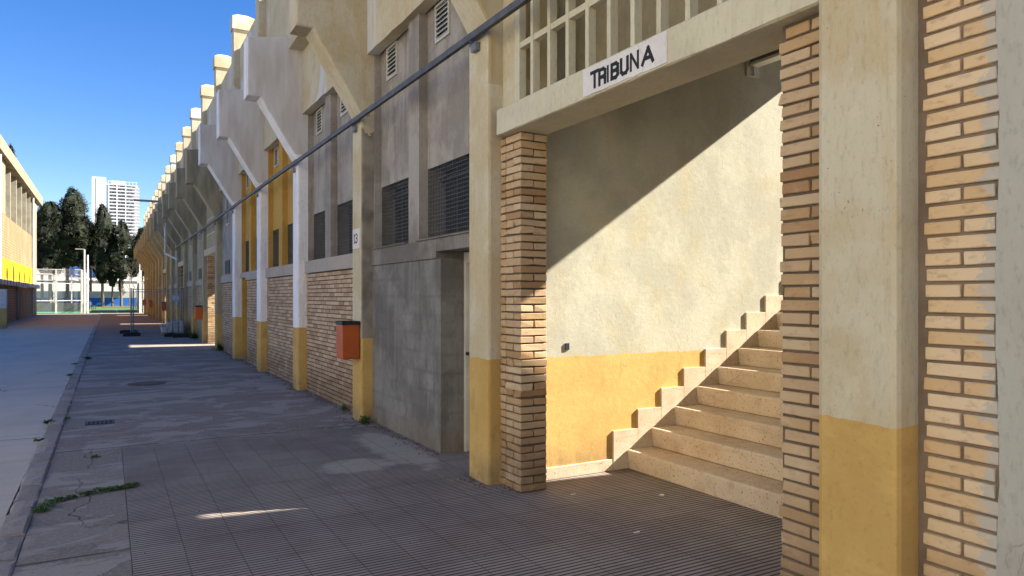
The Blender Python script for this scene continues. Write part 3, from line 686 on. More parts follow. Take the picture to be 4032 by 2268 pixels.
mesh_cache = {}
def window_zone(a, b, mat, mul, louv=True, white_frame=True):
    # a, b: column faces; recess back at 3.05, jambs at both columns, mullion at mul
    mz0, mz1 = 2.205, 4.72
    extr_wall('mullion', mat, [(2.95, 3.3, mul[0], mul[1], 2.19, mz1 + .2)])
    extr_wall('jamb', mat, [(2.955, 3.3, a + .002, a + .06, 2.19, mz1 + .2)]); extr_wall('jamb', mat, [(2.96, 3.3, b - .022, b - .003, 2.192, mz1 + .2)])
    for (y0, y1) in ((a + .06, mul[0]), (mul[1], b - .022)):
        y0 += .002; y1 -= .002; zt = 2.99
        extr_wall('recess_panel', mat, [(3.05, 3.3, y0, y1, zt, mz1 + .2)])
        m = MB(); m.box(3.26, 3.29, y0, y1, 2.19, zt - .004); bk = m.build('window', 'black', B)
        m = MB(); yy = y0 + .01
        # dark bars of the shutter behind the mesh
        for q in range(5):
            yq = y0 + (y1 - y0) * (q + .5) / 5; m.box(3.20, 3.22, yq - .012, yq + .012, 2.2, zt - .01)
        m.box(3.20, 3.222, y0, y1, 2.86, 2.90, mat=None); m.box(3.10, 3.25, y0, y0 + .03, 2.2, zt - .01, mat='white_metal' if False else None)
        m.build('window_bars', 'darkgrey', bk)
        m = MB(); r = .003
        nn = int((y1 - y0) / .042)
        for q in range(nn + 1):
            yq = y0 + (y1 - y0) * q / nn; m.box(3.064 - r, 3.064 + r, yq - r, yq + r, 2.2, zt)
        nz = int((zt - 2.2) / .042)
        for q in range(nz + 1):
            zq = 2.2 + (zt - 2.2) * q / nz; m.box(3.059 - r, 3.059 + r, y0, y1, zq - r, zq + r)
        m.build('wire_mesh', 'darkmesh', bk)
        if louv: louvre(y1 - .60, y1 - .25, 4.29, 4.69)
def louvre(y0, y1, z0, z1, x=3.05, mat='white_metal'):
    m = MB(); t = .022
    m.box(x - .022, x - .001, y0, y1, z0, z0 + t); m.box(x - .022, x - .001, y0, y1, z1 - t, z1)
    m.box(x - .0215, x - .001, y0, y0 + t, z0 + t, z1 - t); m.box(x - .0215, x - .001, y1 - t, y1, z0 + t, z1 - t)
    lv = m.build('louvre_vent', mat, B)
    s = MB(); n = max(5, int((z1 - z0) / .052)); p = (z1 - z0 - 2 * t) / n
    for k in range(n):
        z = z0 + t + p * k
        s.prismY([(x - .026, z + .002), (x - .020, z + .002), (x - .003, z + p * .62), (x - .008, z + p * .62)], y0 + t, y1 - t)
    s.build('louvre_blades', mat, lv)
    d = MB(); d.box(x - .003, x + .004, y0 + t, y1 - t, z0 + t, z1 - t); d.build('louvre_back', 'darkgrey', lv)
window_zone(a, b, 'greywarm', (7.24, 7.55))
m = MB(); m.tube((2.925, a + .045, 2.21), (2.925, a + .045, 4.69), .016); m.build('conduit', 'galv', B)

# ---- bay 2, 3, 4 brick with sills
a, b = bays(2, 3)[0]
brick_panel(a + .003, b - .003, 1.985, holes=((10.4, 1.09), (10.4, .905)))
extr_wall('concrete_sill', 'sill', [(2.905, 3.3, a + .003, b - .003, 1.987, 2.188)]); window_zone(a, b, 'greywarm', (10.79, 11.10))
a, b = bays(3, 4)[0]
brick_panel(a + .003, b - .003, 1.985)
extr_wall('concrete_sill', 'sill', [(2.905, 3.3, a + .003, b - .003, 1.987, 2.188)]); window_zone(a, b, 'yellow', (14.25, 14.56))
a, b = bays(4, 5)[0]
yd = 18.20
brick_panel(a + .003, yd, 1.985)
extr_wall('concrete_sill', 'sill', [(2.905, 3.3, a + .003, yd + .05, 1.987, 2.188), (2.93, 3.3, yd + .053, b - .003, 2.06, 2.19)]); window_zone(a, b, 'yellow', (17.7, 18.0))
extr_wall('doorway_reveal', 'yellow', [(3.55, 3.6, yd + .002, b - .12, 0, 2.055), (2.96, 3.6, b - .12, b - .004, 0, 2.055)])
# ---- plain render bays with small vents
def plain_bay(i, mat, brick=True):
    a, b = bays(i, i + 1)[0]
    brick_panel(a + .003, b - .003, 1.985)
    extr_wall('concrete_sill', 'sill' if i < 12 else 'ochre', [(2.905, 3.3, a + .003, b - .003, 1.987, 2.188)])
    extr_wall('rendered_wall', mat, [(2.952, 3.3, a + .003, b - .003, 2.19, 4.9)])
    yc = (a + b) / 2
    louvre(yc + .0, yc + .75, 2.22, 2.62, 2.95, 'darkmesh')
    louvre(yc + .05, yc + .62, 3.62, 4.52, 2.95, 'white_metal')
for i in range(5, 20):
    if i in STAIR: continue
    if i in (9,):
        a, b = bays(i, i + 1)[0]
        brick_pier(2.905, 3.158, a + .003, a + .285, 2.95); brick_pier(2.905, 3.158, b - .285, b - .003, 2.95)
        extr_wall('lintel', 'cream', [(2.83, 3.16, a + .003, b - .003, 2.95, 3.16)])
        extr_wall('rendered_wall', 'olive', [(2.952, 3.3, a + .003, b - .003, 3.16, 4.9), (3.6, 3.7, a + .003, b - .003, 0, 2.95)])
        continue
    plain_bay(i, 'greywarm' if i == 5 else ('olive' if i < 11 else 'ochre'))

# interior floor and back wall of stair bay use the tiled pavement; switch hole in the side wall
m = MB(); m.box(3.505, 3.55, 5.208, 5.2195, 1.125, 1.185, bev=.003); m.build('socket_hole', 'black', B)

# drainpipe beside column 10
m = MB(); m.tube((2.30, 36.5, 4.98), (2.30, 36.5, 3.58), .055, n=12); m.tube((2.30, 36.5, 3.58), (2.72, 35.2, 3.25), .055, n=12)
for z in (4.7, 3.75): m.tube((2.30, 36.5, z), (2.30, 36.5, z + .05), .066, n=12)
m.build('drainpipe', 'white_metal', B)

# ------------------------------------------------------------------ rail along the columns
rl = empty('metal_rail', 'long galvanised steel channel rail running across the cream and white columns at bracket height', 'rail')
m = MB(); x0, x1, z0, z1 = 2.712, 2.75, 3.815, 3.873
yy = -3.0; q = 0
while yy < 37.0:
    L = min(3.0, 37.0 - yy); dz = random.uniform(-.004, .004); dx = random.uniform(-.002, .002)
    m.box(x0 + dx, x0 + dx + .004, yy, yy + L - .004, z0 + dz, z1 + dz); m.box(x0 + dx + .004, x1, yy, yy + L - .004, z1 + dz - .004, z1 + dz); m.box(x0 + dx + .004, x1, yy, yy + L - .004, z0 + dz, z0 + dz + .004)
    yy += L; q += 1
m.build('channel', 'rail', rl)
for i in range(0, 11):
    m = MB(); m.box(2.745, 2.788, CY[i] - .05, CY[i] + .05, 3.72, 3.79); m.tube((2.700, CY[i] - .02, 3.79), (2.79, CY[i] - .02, 3.79), .006); m.build('rail_bracket', 'galv', rl)

# ------------------------------------------------------------------ bins
def make_bin():
    r = empty('litter_bin', '', 'litter bin')
    m = MB(); W0, W1 = .125, .145
    x0, x1 = -.235, -.012
    def ring(z, ins): return [(x0 + ins, -W1 + ins, z), (x1, -W1 + ins, z), (x1, W1 - ins, z), (x0 + ins, W1 - ins, z)]
    vs = ring(.80, .014) + ring(.815, .004) + ring(1.235, 0)
    fs = [(3, 2, 1, 0)] + [(4 * a_ + k, 4 * a_ + (k + 1) % 4, 4 * a_ + 4 + (k + 1) % 4, 4 * a_ + 4 + k) for a_ in (0, 1) for k in range(4)]
    m.add(vs, fs); m.build('bin_body', 'orange', r, bevel=.012)
    m = MB(); e = .006
    for bx in ((x0 - e, x0 + .012, -W1 - e, W1 + e), (x1 - .012, x1 + .002, -W1 - e, W1 + e), (x0 + .012, x1 - .012, -W1 - e, -W1 + .012), (x0 + .012, x1 - .012, W1 - .012, W1 + e)): m.box(*bx, 1.236, 1.282)
    m.box(x0 + .01, x1 - .01, -W1 + .01, W1 - .01, 1.15, 1.16)
    m.build('bin_rim', 'blackrim', r)
    m = MB(); m.box(-.012, .0, -.05, .05, .95, 1.2); m.build('wall_bracket', 'galv', r)
    return r
bin0 = make_bin()
BL = {2: 'orange litter bin with black rim on the column numbered 13', 7: 'orange litter bin on the column just left of the sunlit brick pier',
      12: 'small dark orange litter bin seen through the mesh fence, above the wrapped pallet', 16: 'tiny orange litter bin, fourth one along the row of columns',
      19: 'farthest tiny dark red litter bin beside the white fence'}
for i, lb in BL.items():
    o = bin0 if i == 2 else copy_tree(bin0)
    o.location = (XC, CY[i] - .03, 0); o['label'] = lb; o['group'] = 'orange litter bins fixed to the columns'

# ------------------------------------------------------------------ stair lamp
lp = empty('fluorescent_lamp', 'long white fluorescent strip lamp under the lintel, fixed to the upper stair wall', 'lamp', (5.87, 5.22, 4.0))
m = MB(); m.box(-.10, .10, -.012, -.001, -.11, .125, bev=.003); m.box(-.012, .012, -.03, -.012, -.1, .1); m.build('wall_plate', 'white_metal', lp)
m = MB(); m.box(-.05, .05, -1.25, -.012, .03, .115); m.build('lamp_body', 'galv', lp)
m = MB(); m.box(-.06, .06, -1.25, -.02, .0, .029); m.build('diffuser', 'plastic_white', lp)

# ------------------------------------------------------------------ floodlight arm on far bracket
fa = empty('floodlight_arm', 'thin grey horizontal steel arm sticking out from a far bracket against the tower', 'light arm', (1.98, 33.9, 5.66))
m = MB(); m.box(-1.05, 0.0, -.06, .06, -.05, .03); m.build('arm_beam', simple('pale_arm_steel', (.36, .38, .40), .5), fa)
m = MB(); m.tube((-.01, 0, -.42), (-.38, 0, -.05), .012); m.build('brace', 'darkmesh', fa)

# ------------------------------------------------------------------ site fence, pallet
def mesh_panel(label, pa, pb, sign=False, grp='temporary mesh fence panels'):
    pa, pb = Vector((*pa, 0)), Vector((*pb, 0)); L = (pb - pa).length; d = (pb - pa).normalized()
    r = empty('site_fence', label, 'fence', pa, math.atan2(d.y, d.x), grp)
    for xx in (0.02, L - .02):
        m = MB(); m.tube((xx, 0, .06), (xx, 0, 1.93), .027); m.build('post', 'galv', r)
    m = MB()
    for z in (.12, 1.78, 1.88): m.tube((.02, 0, z), (L - .02, 0, z), .013, n=6)
    n = int(L / .11)
    for k in range(1, n): m.box(L * k / n - .0016, L * k / n + .0016, -.0016, .0016, .12, 1.78)
    for k in range(1, 7): z = .12 + 1.66 * k / 7; m.box(.02, L - .02, .0025, .0055, z - .0016, z + .0016)
    m.build('mesh_infill', 'galv', r)
    if sign:
        m = MB(); m.box(L - .62, L - .22, -.022, -.010, 1.40, 1.64); s = m.build('sign_board', simple('faded_blue_sign', (0.16, 0.21, 0.25), .5), r)
        m = MB()
        def st(xl, xr, segs):
            for k, (p, q) in enumerate(segs):
                ax, az_ = xl + (xr - xl) * p[0], 1.475 + .11 * p[1]; bx, bz = xl + (xr - xl) * q[0], 1.475 + .11 * q[1]
                dd = Vector((bx - ax, bz - az_)); dd.normalize(); nn = Vector((-dd.y, dd.x)) * .010
                m.prismY([(ax + nn.x, az_ + nn.y), (bx + nn.x, bz + nn.y), (bx - nn.x, bz - nn.y), (ax - nn.x, az_ - nn.y)], -.0245 - .0002 * k, -.0225)
        x = L - .585
        st(x, x + .075, [((1, .85), (.8, 1)), ((.8, 1), (.2, 1)), ((.2, 1), (0, .8)), ((0, .8), (.2, .52)), ((.2, .52), (.8, .48)), ((.8, .48), (1, .2)), ((1, .2), (.8, 0)), ((.8, 0), (.1, 0))])
        st(x + .115, x + .19, [((0, 0), (0, 1)), ((0, 1), (.8, 1)), ((.8, 1), (1, .78)), ((1, .78), (.8, .5)), ((.8, .5), (0, .5))])
        st(x + .23, x + .315, [((0, 1), (.5, 0)), ((.5, 0), (1, 1))])
        m.build('sign_lettering', simple('pale_sign_ink', (0.40, 0.46, 0.42), .6, bump=0), s)
    return r
mesh_panel('grey mesh fence panel carrying a small blue sign in front of the wrapped pallet', (0.90, 33.7), (2.64, 31.3), True)
mesh_panel('grey mesh fence panel seen edge on at the left end of the fence', (0.80, 32.3), (0.87, 35.3))
def foot(label, x, y, rz, L=.62):
    m = MB(); m.box(-L / 2, L / 2, -.11, .11, .0, .13, bev=.02); m.box(-L / 2 + .1, L / 2 - .1, -.09, .09, .13, .15)
    o = m.build('rubber_block', 'rubber'); o.location = (x, y, 0.001); o.rotation_euler = (0, 0, rz)
    tag(o, label, 'ballast block', 'black ballast blocks of the mesh fence')
foot('black block foot under the left fence posts, the nearer one', 0.82, 32.2, .02)
foot('black block foot standing behind the left fence posts', 0.78, 34.6, .02, .7)
foot('long black block foot at the right end of the fence beside the wall', 2.52, 30.3, .03, .72)
foot('short black block foot in front of the wrapped pallet', 2.12, 31.05, .05, .4)

pl = empty('pallet', 'low wooden pallet on the paving under the plastic wrapped blocks', 'pallet', (2.30, 32.3, 0))
m = MB()
for k in range(6): m.box(-.42, .42, -.5 + .17 * k, -.5 + .17 * k + .1, .115, .137)
m.build('deck_boards', 'wood', pl)
for xx in (-.42, -.05, .32):
    m = MB(); m.box(xx, xx + .1, -.5, .5, .0, .113); m.build('bearer', 'wood', pl)
wl = empty('wrapped_load', 'grey concrete blocks wrapped in shiny clear plastic on the pallet behind the fence', 'wrapped blocks', (2.30, 32.3, .138))
m = MB()
for ix in range(4):
    for iy in range(3):
        for iz in range(2):
            if iz == 1 and ix == 0: continue
            m.box(-.41 + .205 * ix, -.41 + .205 * ix + .170, -.48 + .32 * iy, -.48 + .32 * iy + .31, .0 + .20 * iz, .195 + .20 * iz, j=.004)
m.build('blocks', simple('pale_blocks', (0.50, 0.50, 0.51), .9), wl)
bm = bmesh.new(); bmesh.ops.create_icosphere(bm, subdivisions=4, radius=1)
for v in bm.verts:
    p = v.co.copy(); k = max(abs(p.x), abs(p.y), abs(p.z)); p = p / k
    nz = noise.noise(p * 3.1) * .025 + noise.noise(p * 8) * .012
    top = .19 + .05 * noise.noise(Vector((p.x * 2, p.y * 2, 0))) + (.05 if p.x > -.2 else -.05)
    v.co = Vector((p.x * (.44 + nz), p.y * (.52 + nz), .22 + p.z * top + (.04 * (p.x) if p.z > 0 else 0)))
    if v.co.z < 0.01: v.co.z = 0.01
me = bpy.data.meshes.new('plastic_wrap'); bm.to_mesh(me); bm.free()
s = NT('clear_wrap_film', .18, .6); s.b.inputs['Transmission Weight'].default_value = 0.0
s.col((0.5, 0.52, 0.56)); s.b.inputs['Alpha'].default_value = 0.22; s.bump(s.noise((9, 9, 22), 5, .7, 1.5), 1.0, .03)
me.materials.append(s.m); o = bpy.data.objects.new('plastic_wrap', me); C.objects.link(o); o.parent = wl

# ------------------------------------------------------------------ drain grate, manhole
m = MB(); gx, gy = -.09, 10.38
m.box(gx - .16, gx + .16, gy - .14, gy + .14, .0005, .004)
o = m.build('drain_grate', 'black'); tag(o, 'small rectangular drain grate in the concrete pavement near the kerb', 'drain grate')
m = MB()
for k in range(7): m.box(gx - .15 + .047 * k, gx - .15 + .047 * k + .02, gy - .13, gy + .13, .004, .008)
m.build('grate_bars', 'darkgrey', o)
m = MB(); cx, cy = .62, 14.6; n = 28
m.add([(cx + .33 * math.cos(2 * math.pi * k / n), cy + .33 * math.sin(2 * math.pi * k / n), .005) for k in range(n)], [tuple(range(n))]); m.add([(cx + .30 * math.cos(2 * math.pi * k / n), cy + .30 * math.sin(2 * math.pi * k / n), .009) for k in range(n)], [tuple(range(n))])
tag(m.build('manhole', 'mortar'), 'round dark manhole cover in the cracked pavement near the kerb', 'manhole cover')

# ------------------------------------------------------------------ weeds
def weed(name, label, pts, n, size, h, stuff=False, grp=None):
    m = MB()
    for _ in range(n):
        cx, cy, rr = random.choice(pts); t = random.uniform(0, 2 * math.pi); q = rr * math.sqrt(random.random())
        x, y = cx + q * math.cos(t), cy + q * math.sin(t); zz = random.uniform(.002, h) * (1 - .5 * q / rr)
        a_ = random.uniform(0, 2 * math.pi); L = size * random.uniform(.5, 1.2); wv = L * random.uniform(.22, .4); up = random.uniform(.1, .9)
        d = Vector((math.cos(a_), math.sin(a_), up)).normalized(); sdv = Vector((-math.sin(a_), math.cos(a_), random.uniform(-.3, .3)))
        p = Vector((x, y, zz)); tip = p + d * L; mid = p + d * L * .55 + Vector((0, 0, .1 * L))
        m.add([p, mid + sdv * wv / 2, tip - Vector((0, 0, .15 * L)), mid - sdv * wv / 2], [(0, 1, 2, 3)], random.random())
    if h > .14:
        for q in range(5):
            cx, cy, rr = pts[0]; px, py = cx + random.uniform(-rr, rr) * .7, cy + random.uniform(-rr, rr) * .7; H = h * random.uniform(1.1, 1.9)
            for k in range(26):
                z = H * k / 26; a_ = k * 2.4; L = size * 1.1 * (1.1 - k / 30); d = Vector((math.cos(a_), math.sin(a_), .5)).normalized(); sv = Vector((-math.sin(a_), math.cos(a_), 0)) * L * .16; p = Vector((px, py, z))
                m.add([p, p + d * L * .5 + sv, p + d * L, p + d * L * .5 - sv], [(0, 1, 2, 3)], random.random())
    o = m.build(name, 'weed', normals=False)
    if stuff: tag(o, label, 'weeds', kind='stuff')
    else: tag(o, label, 'weed', grp)
    return o
strip = [(-.42, 6.38, .07), (-.40, 6.50, .07), (-.33, 6.56, .045), (-.25, 6.60, .04), (-.16, 6.66, .05), (-.07, 6.70, .065), (.0, 6.70, .05), (.06, 6.72, .05), (.13, 6.74, .06), (.18, 6.78, .05), (-.44, 6.30, .05)]
weed('weed_strip', 'low green weeds growing along the pavement crack beside the kerb', strip, 1500, .032, .028, True)
G = 'weed tufts along kerb and walls'
WD = [('green weed tuft on the kerb edge, largest of the kerb weeds', (-.64, 10.6, .07), 160), ('green weed tuft on the kerb just nearer than the largest one', (-.66, 9.35, .055), 90),
      ('dark leafy weed at the foot of the column numbered 13', (2.78, 8.62, .075), 170), ('thin weed at the brick wall foot left of the bin column', (2.86, 9.75, .07), 90),
      ('weed tuft on the far kerb, farthest of the kerb weeds', (-.46, 21.0, .10), 120), ('small weed on the kerb beside a road joint', (-.66, 16.7, .08), 90),
      ('weed at the column foot next to the sunlit strip of paving', (2.86, 22.3, .12), 150), ('green weed bush between wrapped pallet and brick wall', (2.80, 29.0, .17), 260), ('tiny weed in the crack at the tile corner', (-.12, 8.15, .04), 60),
      ('tiny weed on the inner side of the kerb near the largest tuft', (-.46, 10.9, .04), 50), ('weed tuft on the kerb in the middle distance', (-.66, 19.4, .07), 70)]
for lb, (x, y, r), n in WD: weed('weed', lb, [(x, y, r * .85), (x, y, r * .4)], n, r * .6 + .016, r * (1.5 if x > 0 else .5), grp=G)
# taller stems on the column-13 weed
# grit along the wall foot
m = MB()
for _ in range(2600):
    y = random.uniform(1.2, 24); x = 2.93 - abs(random.gauss(0, .09))
    if any(abs(y - c) < .24 for c in CY): x -= .14
    if 5.75 < y < 6.6 or 2.3 < y < 5.0: continue
    r = random.uniform(.003, .010); m.tube((x, y, 0), (x + .002, y, r * 1.1), r, r * .5, 5, random.random())
tag(m.build('wall_grit', 'mortar', normals=False), 'fine grit and mortar crumbs lying along the wall foot', 'grit', kind='stuff')
# ------------------------------------------------------------------ left building
LX = -5.36
LB = empty('sports_hall', 'sunlit brick and yellow sports hall with vertical concrete fins on the left', 'building')
def lb(name, mat, *boxes, **k):
    m = MB()
    for bx in boxes: m.box(*bx)
    return m.build(name, mat, LB, **k)
def facade_brick(name, y0, y1, z0, z1):
    s = bpy.data.materials.get('hall_brick')
    if not s:
        q = NT('hall_brick', .9, .15); x = q.xyz(); cb = q.n('ShaderNodeCombineXYZ'); q.L(x[1], cb.inputs[0]); q.L(x[2], cb.inputs[1])
        bt = q.n('ShaderNodeTexBrick'); q.L(cb.outputs[0], bt.inputs[0]); bt.inputs['Scale'].default_value = 1; bt.inputs['Brick Width'].default_value = .25; bt.inputs['Row Height'].default_value = .16
        bt.inputs['Mortar Size'].default_value = .022; bt.inputs['Color1'].default_value = (.29, .195, .10, 1); bt.inputs['Color2'].default_value = (.25, .165, .09, 1); bt.inputs['Mortar'].default_value = (.14, .09, .055, 1)
        q.col(q.mix(q.math('MULTIPLY', q.ramp(q.noise((1, 1, .5), 5), .4, .7), .4), bt.outputs[0], (.40, .27, .15))); s = q.m
    m = MB(); m.box(LX - .3, LX, y0, y1, z0, z1); return m.build(name, s, LB)
facade_brick('brick_wall', 46, 71.3, 3.84, 6.45)
facade_brick('brick_wall', 46, 58.5, 0, 2.22); facade_brick('brick_wall', 60.3, 71.3, 0, 2.22)
lb('yellow_wall', 'yellowbright', (LX - .3, LX + .005, 46, 71.3, 2.58, 3.838))
lb('canopy', 'white_wall', (LX, LX + .25, 46, 73.6, 2.24, 2.56))
m = MB(); 
m.box(LX + .25, LX + .256, 46, 73.5, 2.25, 2.262)
for k in range(18): m.box(LX + .25, LX + .265, 46.1 + 1.5 * k, 46.3 + 1.5 * k, 2.24, 2.56)
m.build('canopy_joints', 'concrete_fin', LB)
lb('corner_pilaster', 'concrete_lit', (LX - .5, LX + .02, 71.3, 73.2, 1.05, 9.55)); lb('corner_pilaster_foot', 'yellowbright', (LX - .5, LX + .03, 71.3, 73.2, 0, 1.05))
lb('roof_fascia', 'concrete_lit', (LX - 6, LX + .30, 40, 75.4, 9.60, 10.35))
lb('upper_panel', 'concrete_lit', (LX - .3, LX + .01, 46, 52.0, 6.452, 9.6))
lb('recess_wall', 'concrete_fin', (LX - 1.2, LX - 1.0, 52.0, 71.3, 6.0, 9.6), (LX - 1.0, LX - .3, 52.0, 71.3, 6.3, 6.45))
lb('core_wall', 'concrete_fin', (LX - 6, LX - 1.3, 46, 73.1, 0, 9.6))
for y in (54.5, 57.9, 61.2, 64.4, 67.5, 70.4): lb('fin', 'concrete_fin', (LX - .9, LX - .001, y, y + .28, 6.452, 9.598))
m = MB(); m.tube((LX + .1, 68.9, 9.6), (LX + .1, 68.9, 0.1), .07, n=8); m.build('drainpipe', 'white_metal', LB)
m = MB(); m.tube((LX + .1, 48.6, 9.6), (LX + .1, 48.6, 2.6), .09, n=8); m.build('drainpipe', 'white_metal', LB)
for y, z0, z1, w_ in ((49.5, 2.7, 3.15, .12), (52.5, 2.7, 3.15, .12), (59.5, 2.7, 3.1, .12), (63.5, 2.7, 3.1, .12), (56.0, 2.6, 3.55, .5), (67, 2.7, 3.0, .1)):
    lb('window_slot', 'black', (LX + .005, LX + .012, y, y + w_, z0, z1))
lb('door', 'darkgrey', (LX - .2, LX - .1, 58.5, 60.3, 0, 2.2)); lb('pillar', 'concrete_fin', (LX - .3, LX + .12, 57.9, 58.49, 0, 2.22))

m = MB(); m.box(-22, -10.2, -25, 9, 0, 11); m.build('unseen_bounce_wall', plaster('bounce_wall_cream', (.50, .475, .39), (.46, .435, .36), (.3, .27, .22), crack=False), LB)  # unseen wall, added to bounce warm sunlight onto the shaded facade
for k in range(8):
    for z in (2, 6): m = MB(); m.box(-10.199, -10.15, -23 + 3.9 * k, -22 + 3.9 * k, z, z + 1.5); m.build('window', 'darkgrey', LB)  # window panes on the added bounce wall
bw = empty('block_wall', 'low white and yellow block wall end at the left edge carrying a grey mesh box', 'wall')
m = MB(); m.box(-8, -4.42, 43.3, 43.7, 0, 1.95); m.build('wall', plaster('white_block_wall', (.62, .62, .62), (.55, .55, .55), (.45, .45, .45), ybase=True, blocks=True, crack=False, zline=1.0), bw)
cg = empty('wire_cage', 'grey wire mesh cage standing on the low block wall at the left edge', 'cage', (0, 0, 0))
m = MB(); m.box(-8, -4.75, 43.35, 43.65, 1.951, 3.55); m.build('cage_panel', simple('grey_mesh_sheet', (.30, .31, .32), .6), cg)
m = MB()
for x in (-4.72, -5.6, -6.5): m.box(x - .03, x + .03, 43.3, 43.349, 1.951, 3.58)
m.build('cage_posts', 'galv', cg)

# ------------------------------------------------------------------ padel court
def TX(u, Y=440):
    th = R(29.634); k = (u - 1288) / 1786; return Y * (math.sin(th) + k * math.cos(th)) / (math.cos(th) - k * math.sin(th))
def frame_fence(o, a, b, zs, nposts, H, mat='white_metal', r=.06):
    a, b = Vector(a), Vector(b)
    for k in range(nposts):
        p = a.lerp(b, k / max(1, nposts - 1)); m = MB(); m.box(p.x - r, p.x + r, p.y - r, p.y + r, 0, H); m.box(p.x - r * 1.8, p.x + r * 1.8, p.y - r * 1.8, p.y + r * 1.8, 0, .05); m.build('post', mat, o)
    m = MB()
    for z in zs: m.tube((a.x, a.y, z), (b.x, b.y, z), .035, n=6)
    m.build('rails', mat, o)
PC = empty('padel_court', 'white framed glass padel court enclosure at the end of the street', 'sports court')
frame_fence(PC, (-6.2, 77.6, 0), (-2.15, 77.6, 0), (1.15, 3.05, 3.6, 4.05), 3, 4.05, r=.07)
frame_fence(PC, (-2.15, 77.6, 0), (-2.0, 97.0, 0), (1.1, 3.05, 3.6, 4.05), 6, 4.05)
frame_fence(PC, (-6.9, 93.0, 0), (-2.0, 97.0, 0), (1.1, 3.05, 4.05), 4, 4.05)
s = NT('court_glass', .05, .5); s.col((.55, .68, .66)); s.b.inputs['Alpha'].default_value = .06
m = MB(); m.box(-6.2, -2.2, 77.6, 77.612, .05, 3.0); m.build('glass', s.m, PC)
m = MB()
for k in range(60): x = -6.2 + 4.05 * k / 60; m.box(x - .008, x + .008, 77.6, 77.615, 3.05, 4.05)
for k in range(12): z = 3.05 + k / 12; m.box(-6.2, -2.15, 77.617, 77.63, z - .008, z + .008)
m.build('top_mesh', 'white_metal', PC)
g = MB(); g.box(-7.0, -1.72, 77.5, 97.5, -.2, .018); g.build('court_surface', 'courtturf', PC)
m = MB(); m.box(-7, -2.0, 85.0, 85.04, 0.03, .92); m.build('net', 'darkmesh', PC)
for lab, x, h, arm in (('taller white lamp post with flat lamp head beside the court corner', -1.93, 5.95, 1), ('shorter plain white post beside the court corner', -1.66, 5.45, 0)):
    o = empty('lamp_post', lab, 'lamp post', (x, 77.2, 0), 0, 'white posts at the court corner')
    m = MB(); m.tube((0, 0, 0), (0, 0, h), .085, .075, 10); m.build('pole', 'white_metal', o)
    if arm:
        m = MB(); m.box(-.72, -.02, -.07, .07, h + .0, h + .05); m.build('lamp_head', 'white_metal', o)
# right-hand white fence behind the facade end
wf = empty('white_court_fence', 'bright white posts and mesh of a second court right beyond the column row', 'fence')
frame_fence(wf, (2.75, 77.0, 0), (2.95, 92, 0), (.1, 1.1, 2.0, 3.0, 4.0), 6, 4.1)
m = MB(); m.box(2.93, 2.95, 77.0, 92, 0.05, 3.0); m.build('panel', 'white_wall', wf)
tag(MB().tube((2.62, 76.8, 0), (2.62, 76.8, 6.1), .05, .04, 8).build('pole', 'white_metal'), 'slim white pole just left of the far end of the column row', 'pole')
def bench(label, x, y, rz):
    o = empty('park_bench', label, 'bench', (x, y, 0), rz, 'benches by the turf')
    m = MB()
    for k in range(3): m.box(-.75, .75, -.22 + .15 * k, -.22 + .15 * k + .12, .42, .46)
    m.build('seat', 'darkgrey', o)
    m = MB()
    for k in range(2): m.box(-.75, .75, .24 + .03 * k, .28 + .03 * k, .60 + .16 * k, .72 + .16 * k)
    m.build('backrest', 'darkgrey', o)
    for xx in (-.6, .6):
        m = MB(); m.box(xx - .03, xx + .03, -.2, -.14, 0, .42); m.box(xx - .03, xx + .03, .2, .26, 0, .86); m.build('leg', 'darkmesh', o)
bench('dark bench on the turf beside the padel court corner', TX(233.5, 97), 97, R(80))
bench('dark bench on the turf by the end of the column row', TX(342, 94), 94, R(-80))
o = tag(MB().box(-2.75, -2.15, 116.0, 116.6, .015, .85, bev=.04).box(-2.78, -2.12, 115.97, 116.63, .85, .93, bev=.02).build('blue_bin', 'farblue'), 'small blue container on the turf behind the left bench', 'bin')
o = tag(MB().box(-.7, 3.0, 113.9, 114.2, .015, .16, bev=.02).build('timber_edge', 'wood'), 'low timber edging beam lying under the cypress trees', 'timber')

# ------------------------------------------------------------------ background walls and buildings
bwl = empty('boundary_wall', 'long boundary wall painted blue below and pale grey above behind the trees', 'wall')
m = MB(); m.box(-50, 50, 126, 126.3, 0, 1.35); m.build('blue_band', 'bluepaint', bwl)
m = MB(); m.box(-50, 50, 126, 126.3, 1.352, 2.35); m.build('grey_band', plaster('pale_grey_wall', (.46, .45, .43), (.4, .39, .37), (.3, .3, .29), crack=False), bwl)
sh = empty('white_shed', 'long low white ribbed shed rising just above the boundary wall', 'shed')
m = MB()
for k in range(9): m.box(-60, 60, 131, 131.3, .45 * k, .45 * k + .43)
m.build('ribbed_wall', 'white_wall', sh)
m = MB(); m.prismX([(130.8, 4.06), (134, 4.6), (137.2, 4.06)], -60, 60); m.build('roof', 'white_metal', sh)
fb = empty('blue_building', 'white building with a tall blue panel glimpsed between the trees', 'building')
m = MB(); m.box(-13, 1.2, 160, 172, 0, 13.2); m.build('walls', 'white_wall', fb)
m = MB(); m.box(-6.3, -1.9, 159.85, 159.99, 4.5, 11.2); m.build('blue_panel', 'farblue', fb)
hb = empty('white_house', 'low white house with a reddish roof seen between cypress and stand', 'house')
m = MB(); m.box(6, 22, 190, 200, 0, 11); m.box(2, 9, 186, 189.9, 0, 8.5); m.build('walls', 'white_wall', hb)
m = MB(); m.prismX([(189.5, 11.01), (195, 13.4), (200.5, 11.01)], 5.5, 22.5); m.build('roof', simple('red_roof_tile', (.30, .14, .09), .9), hb)
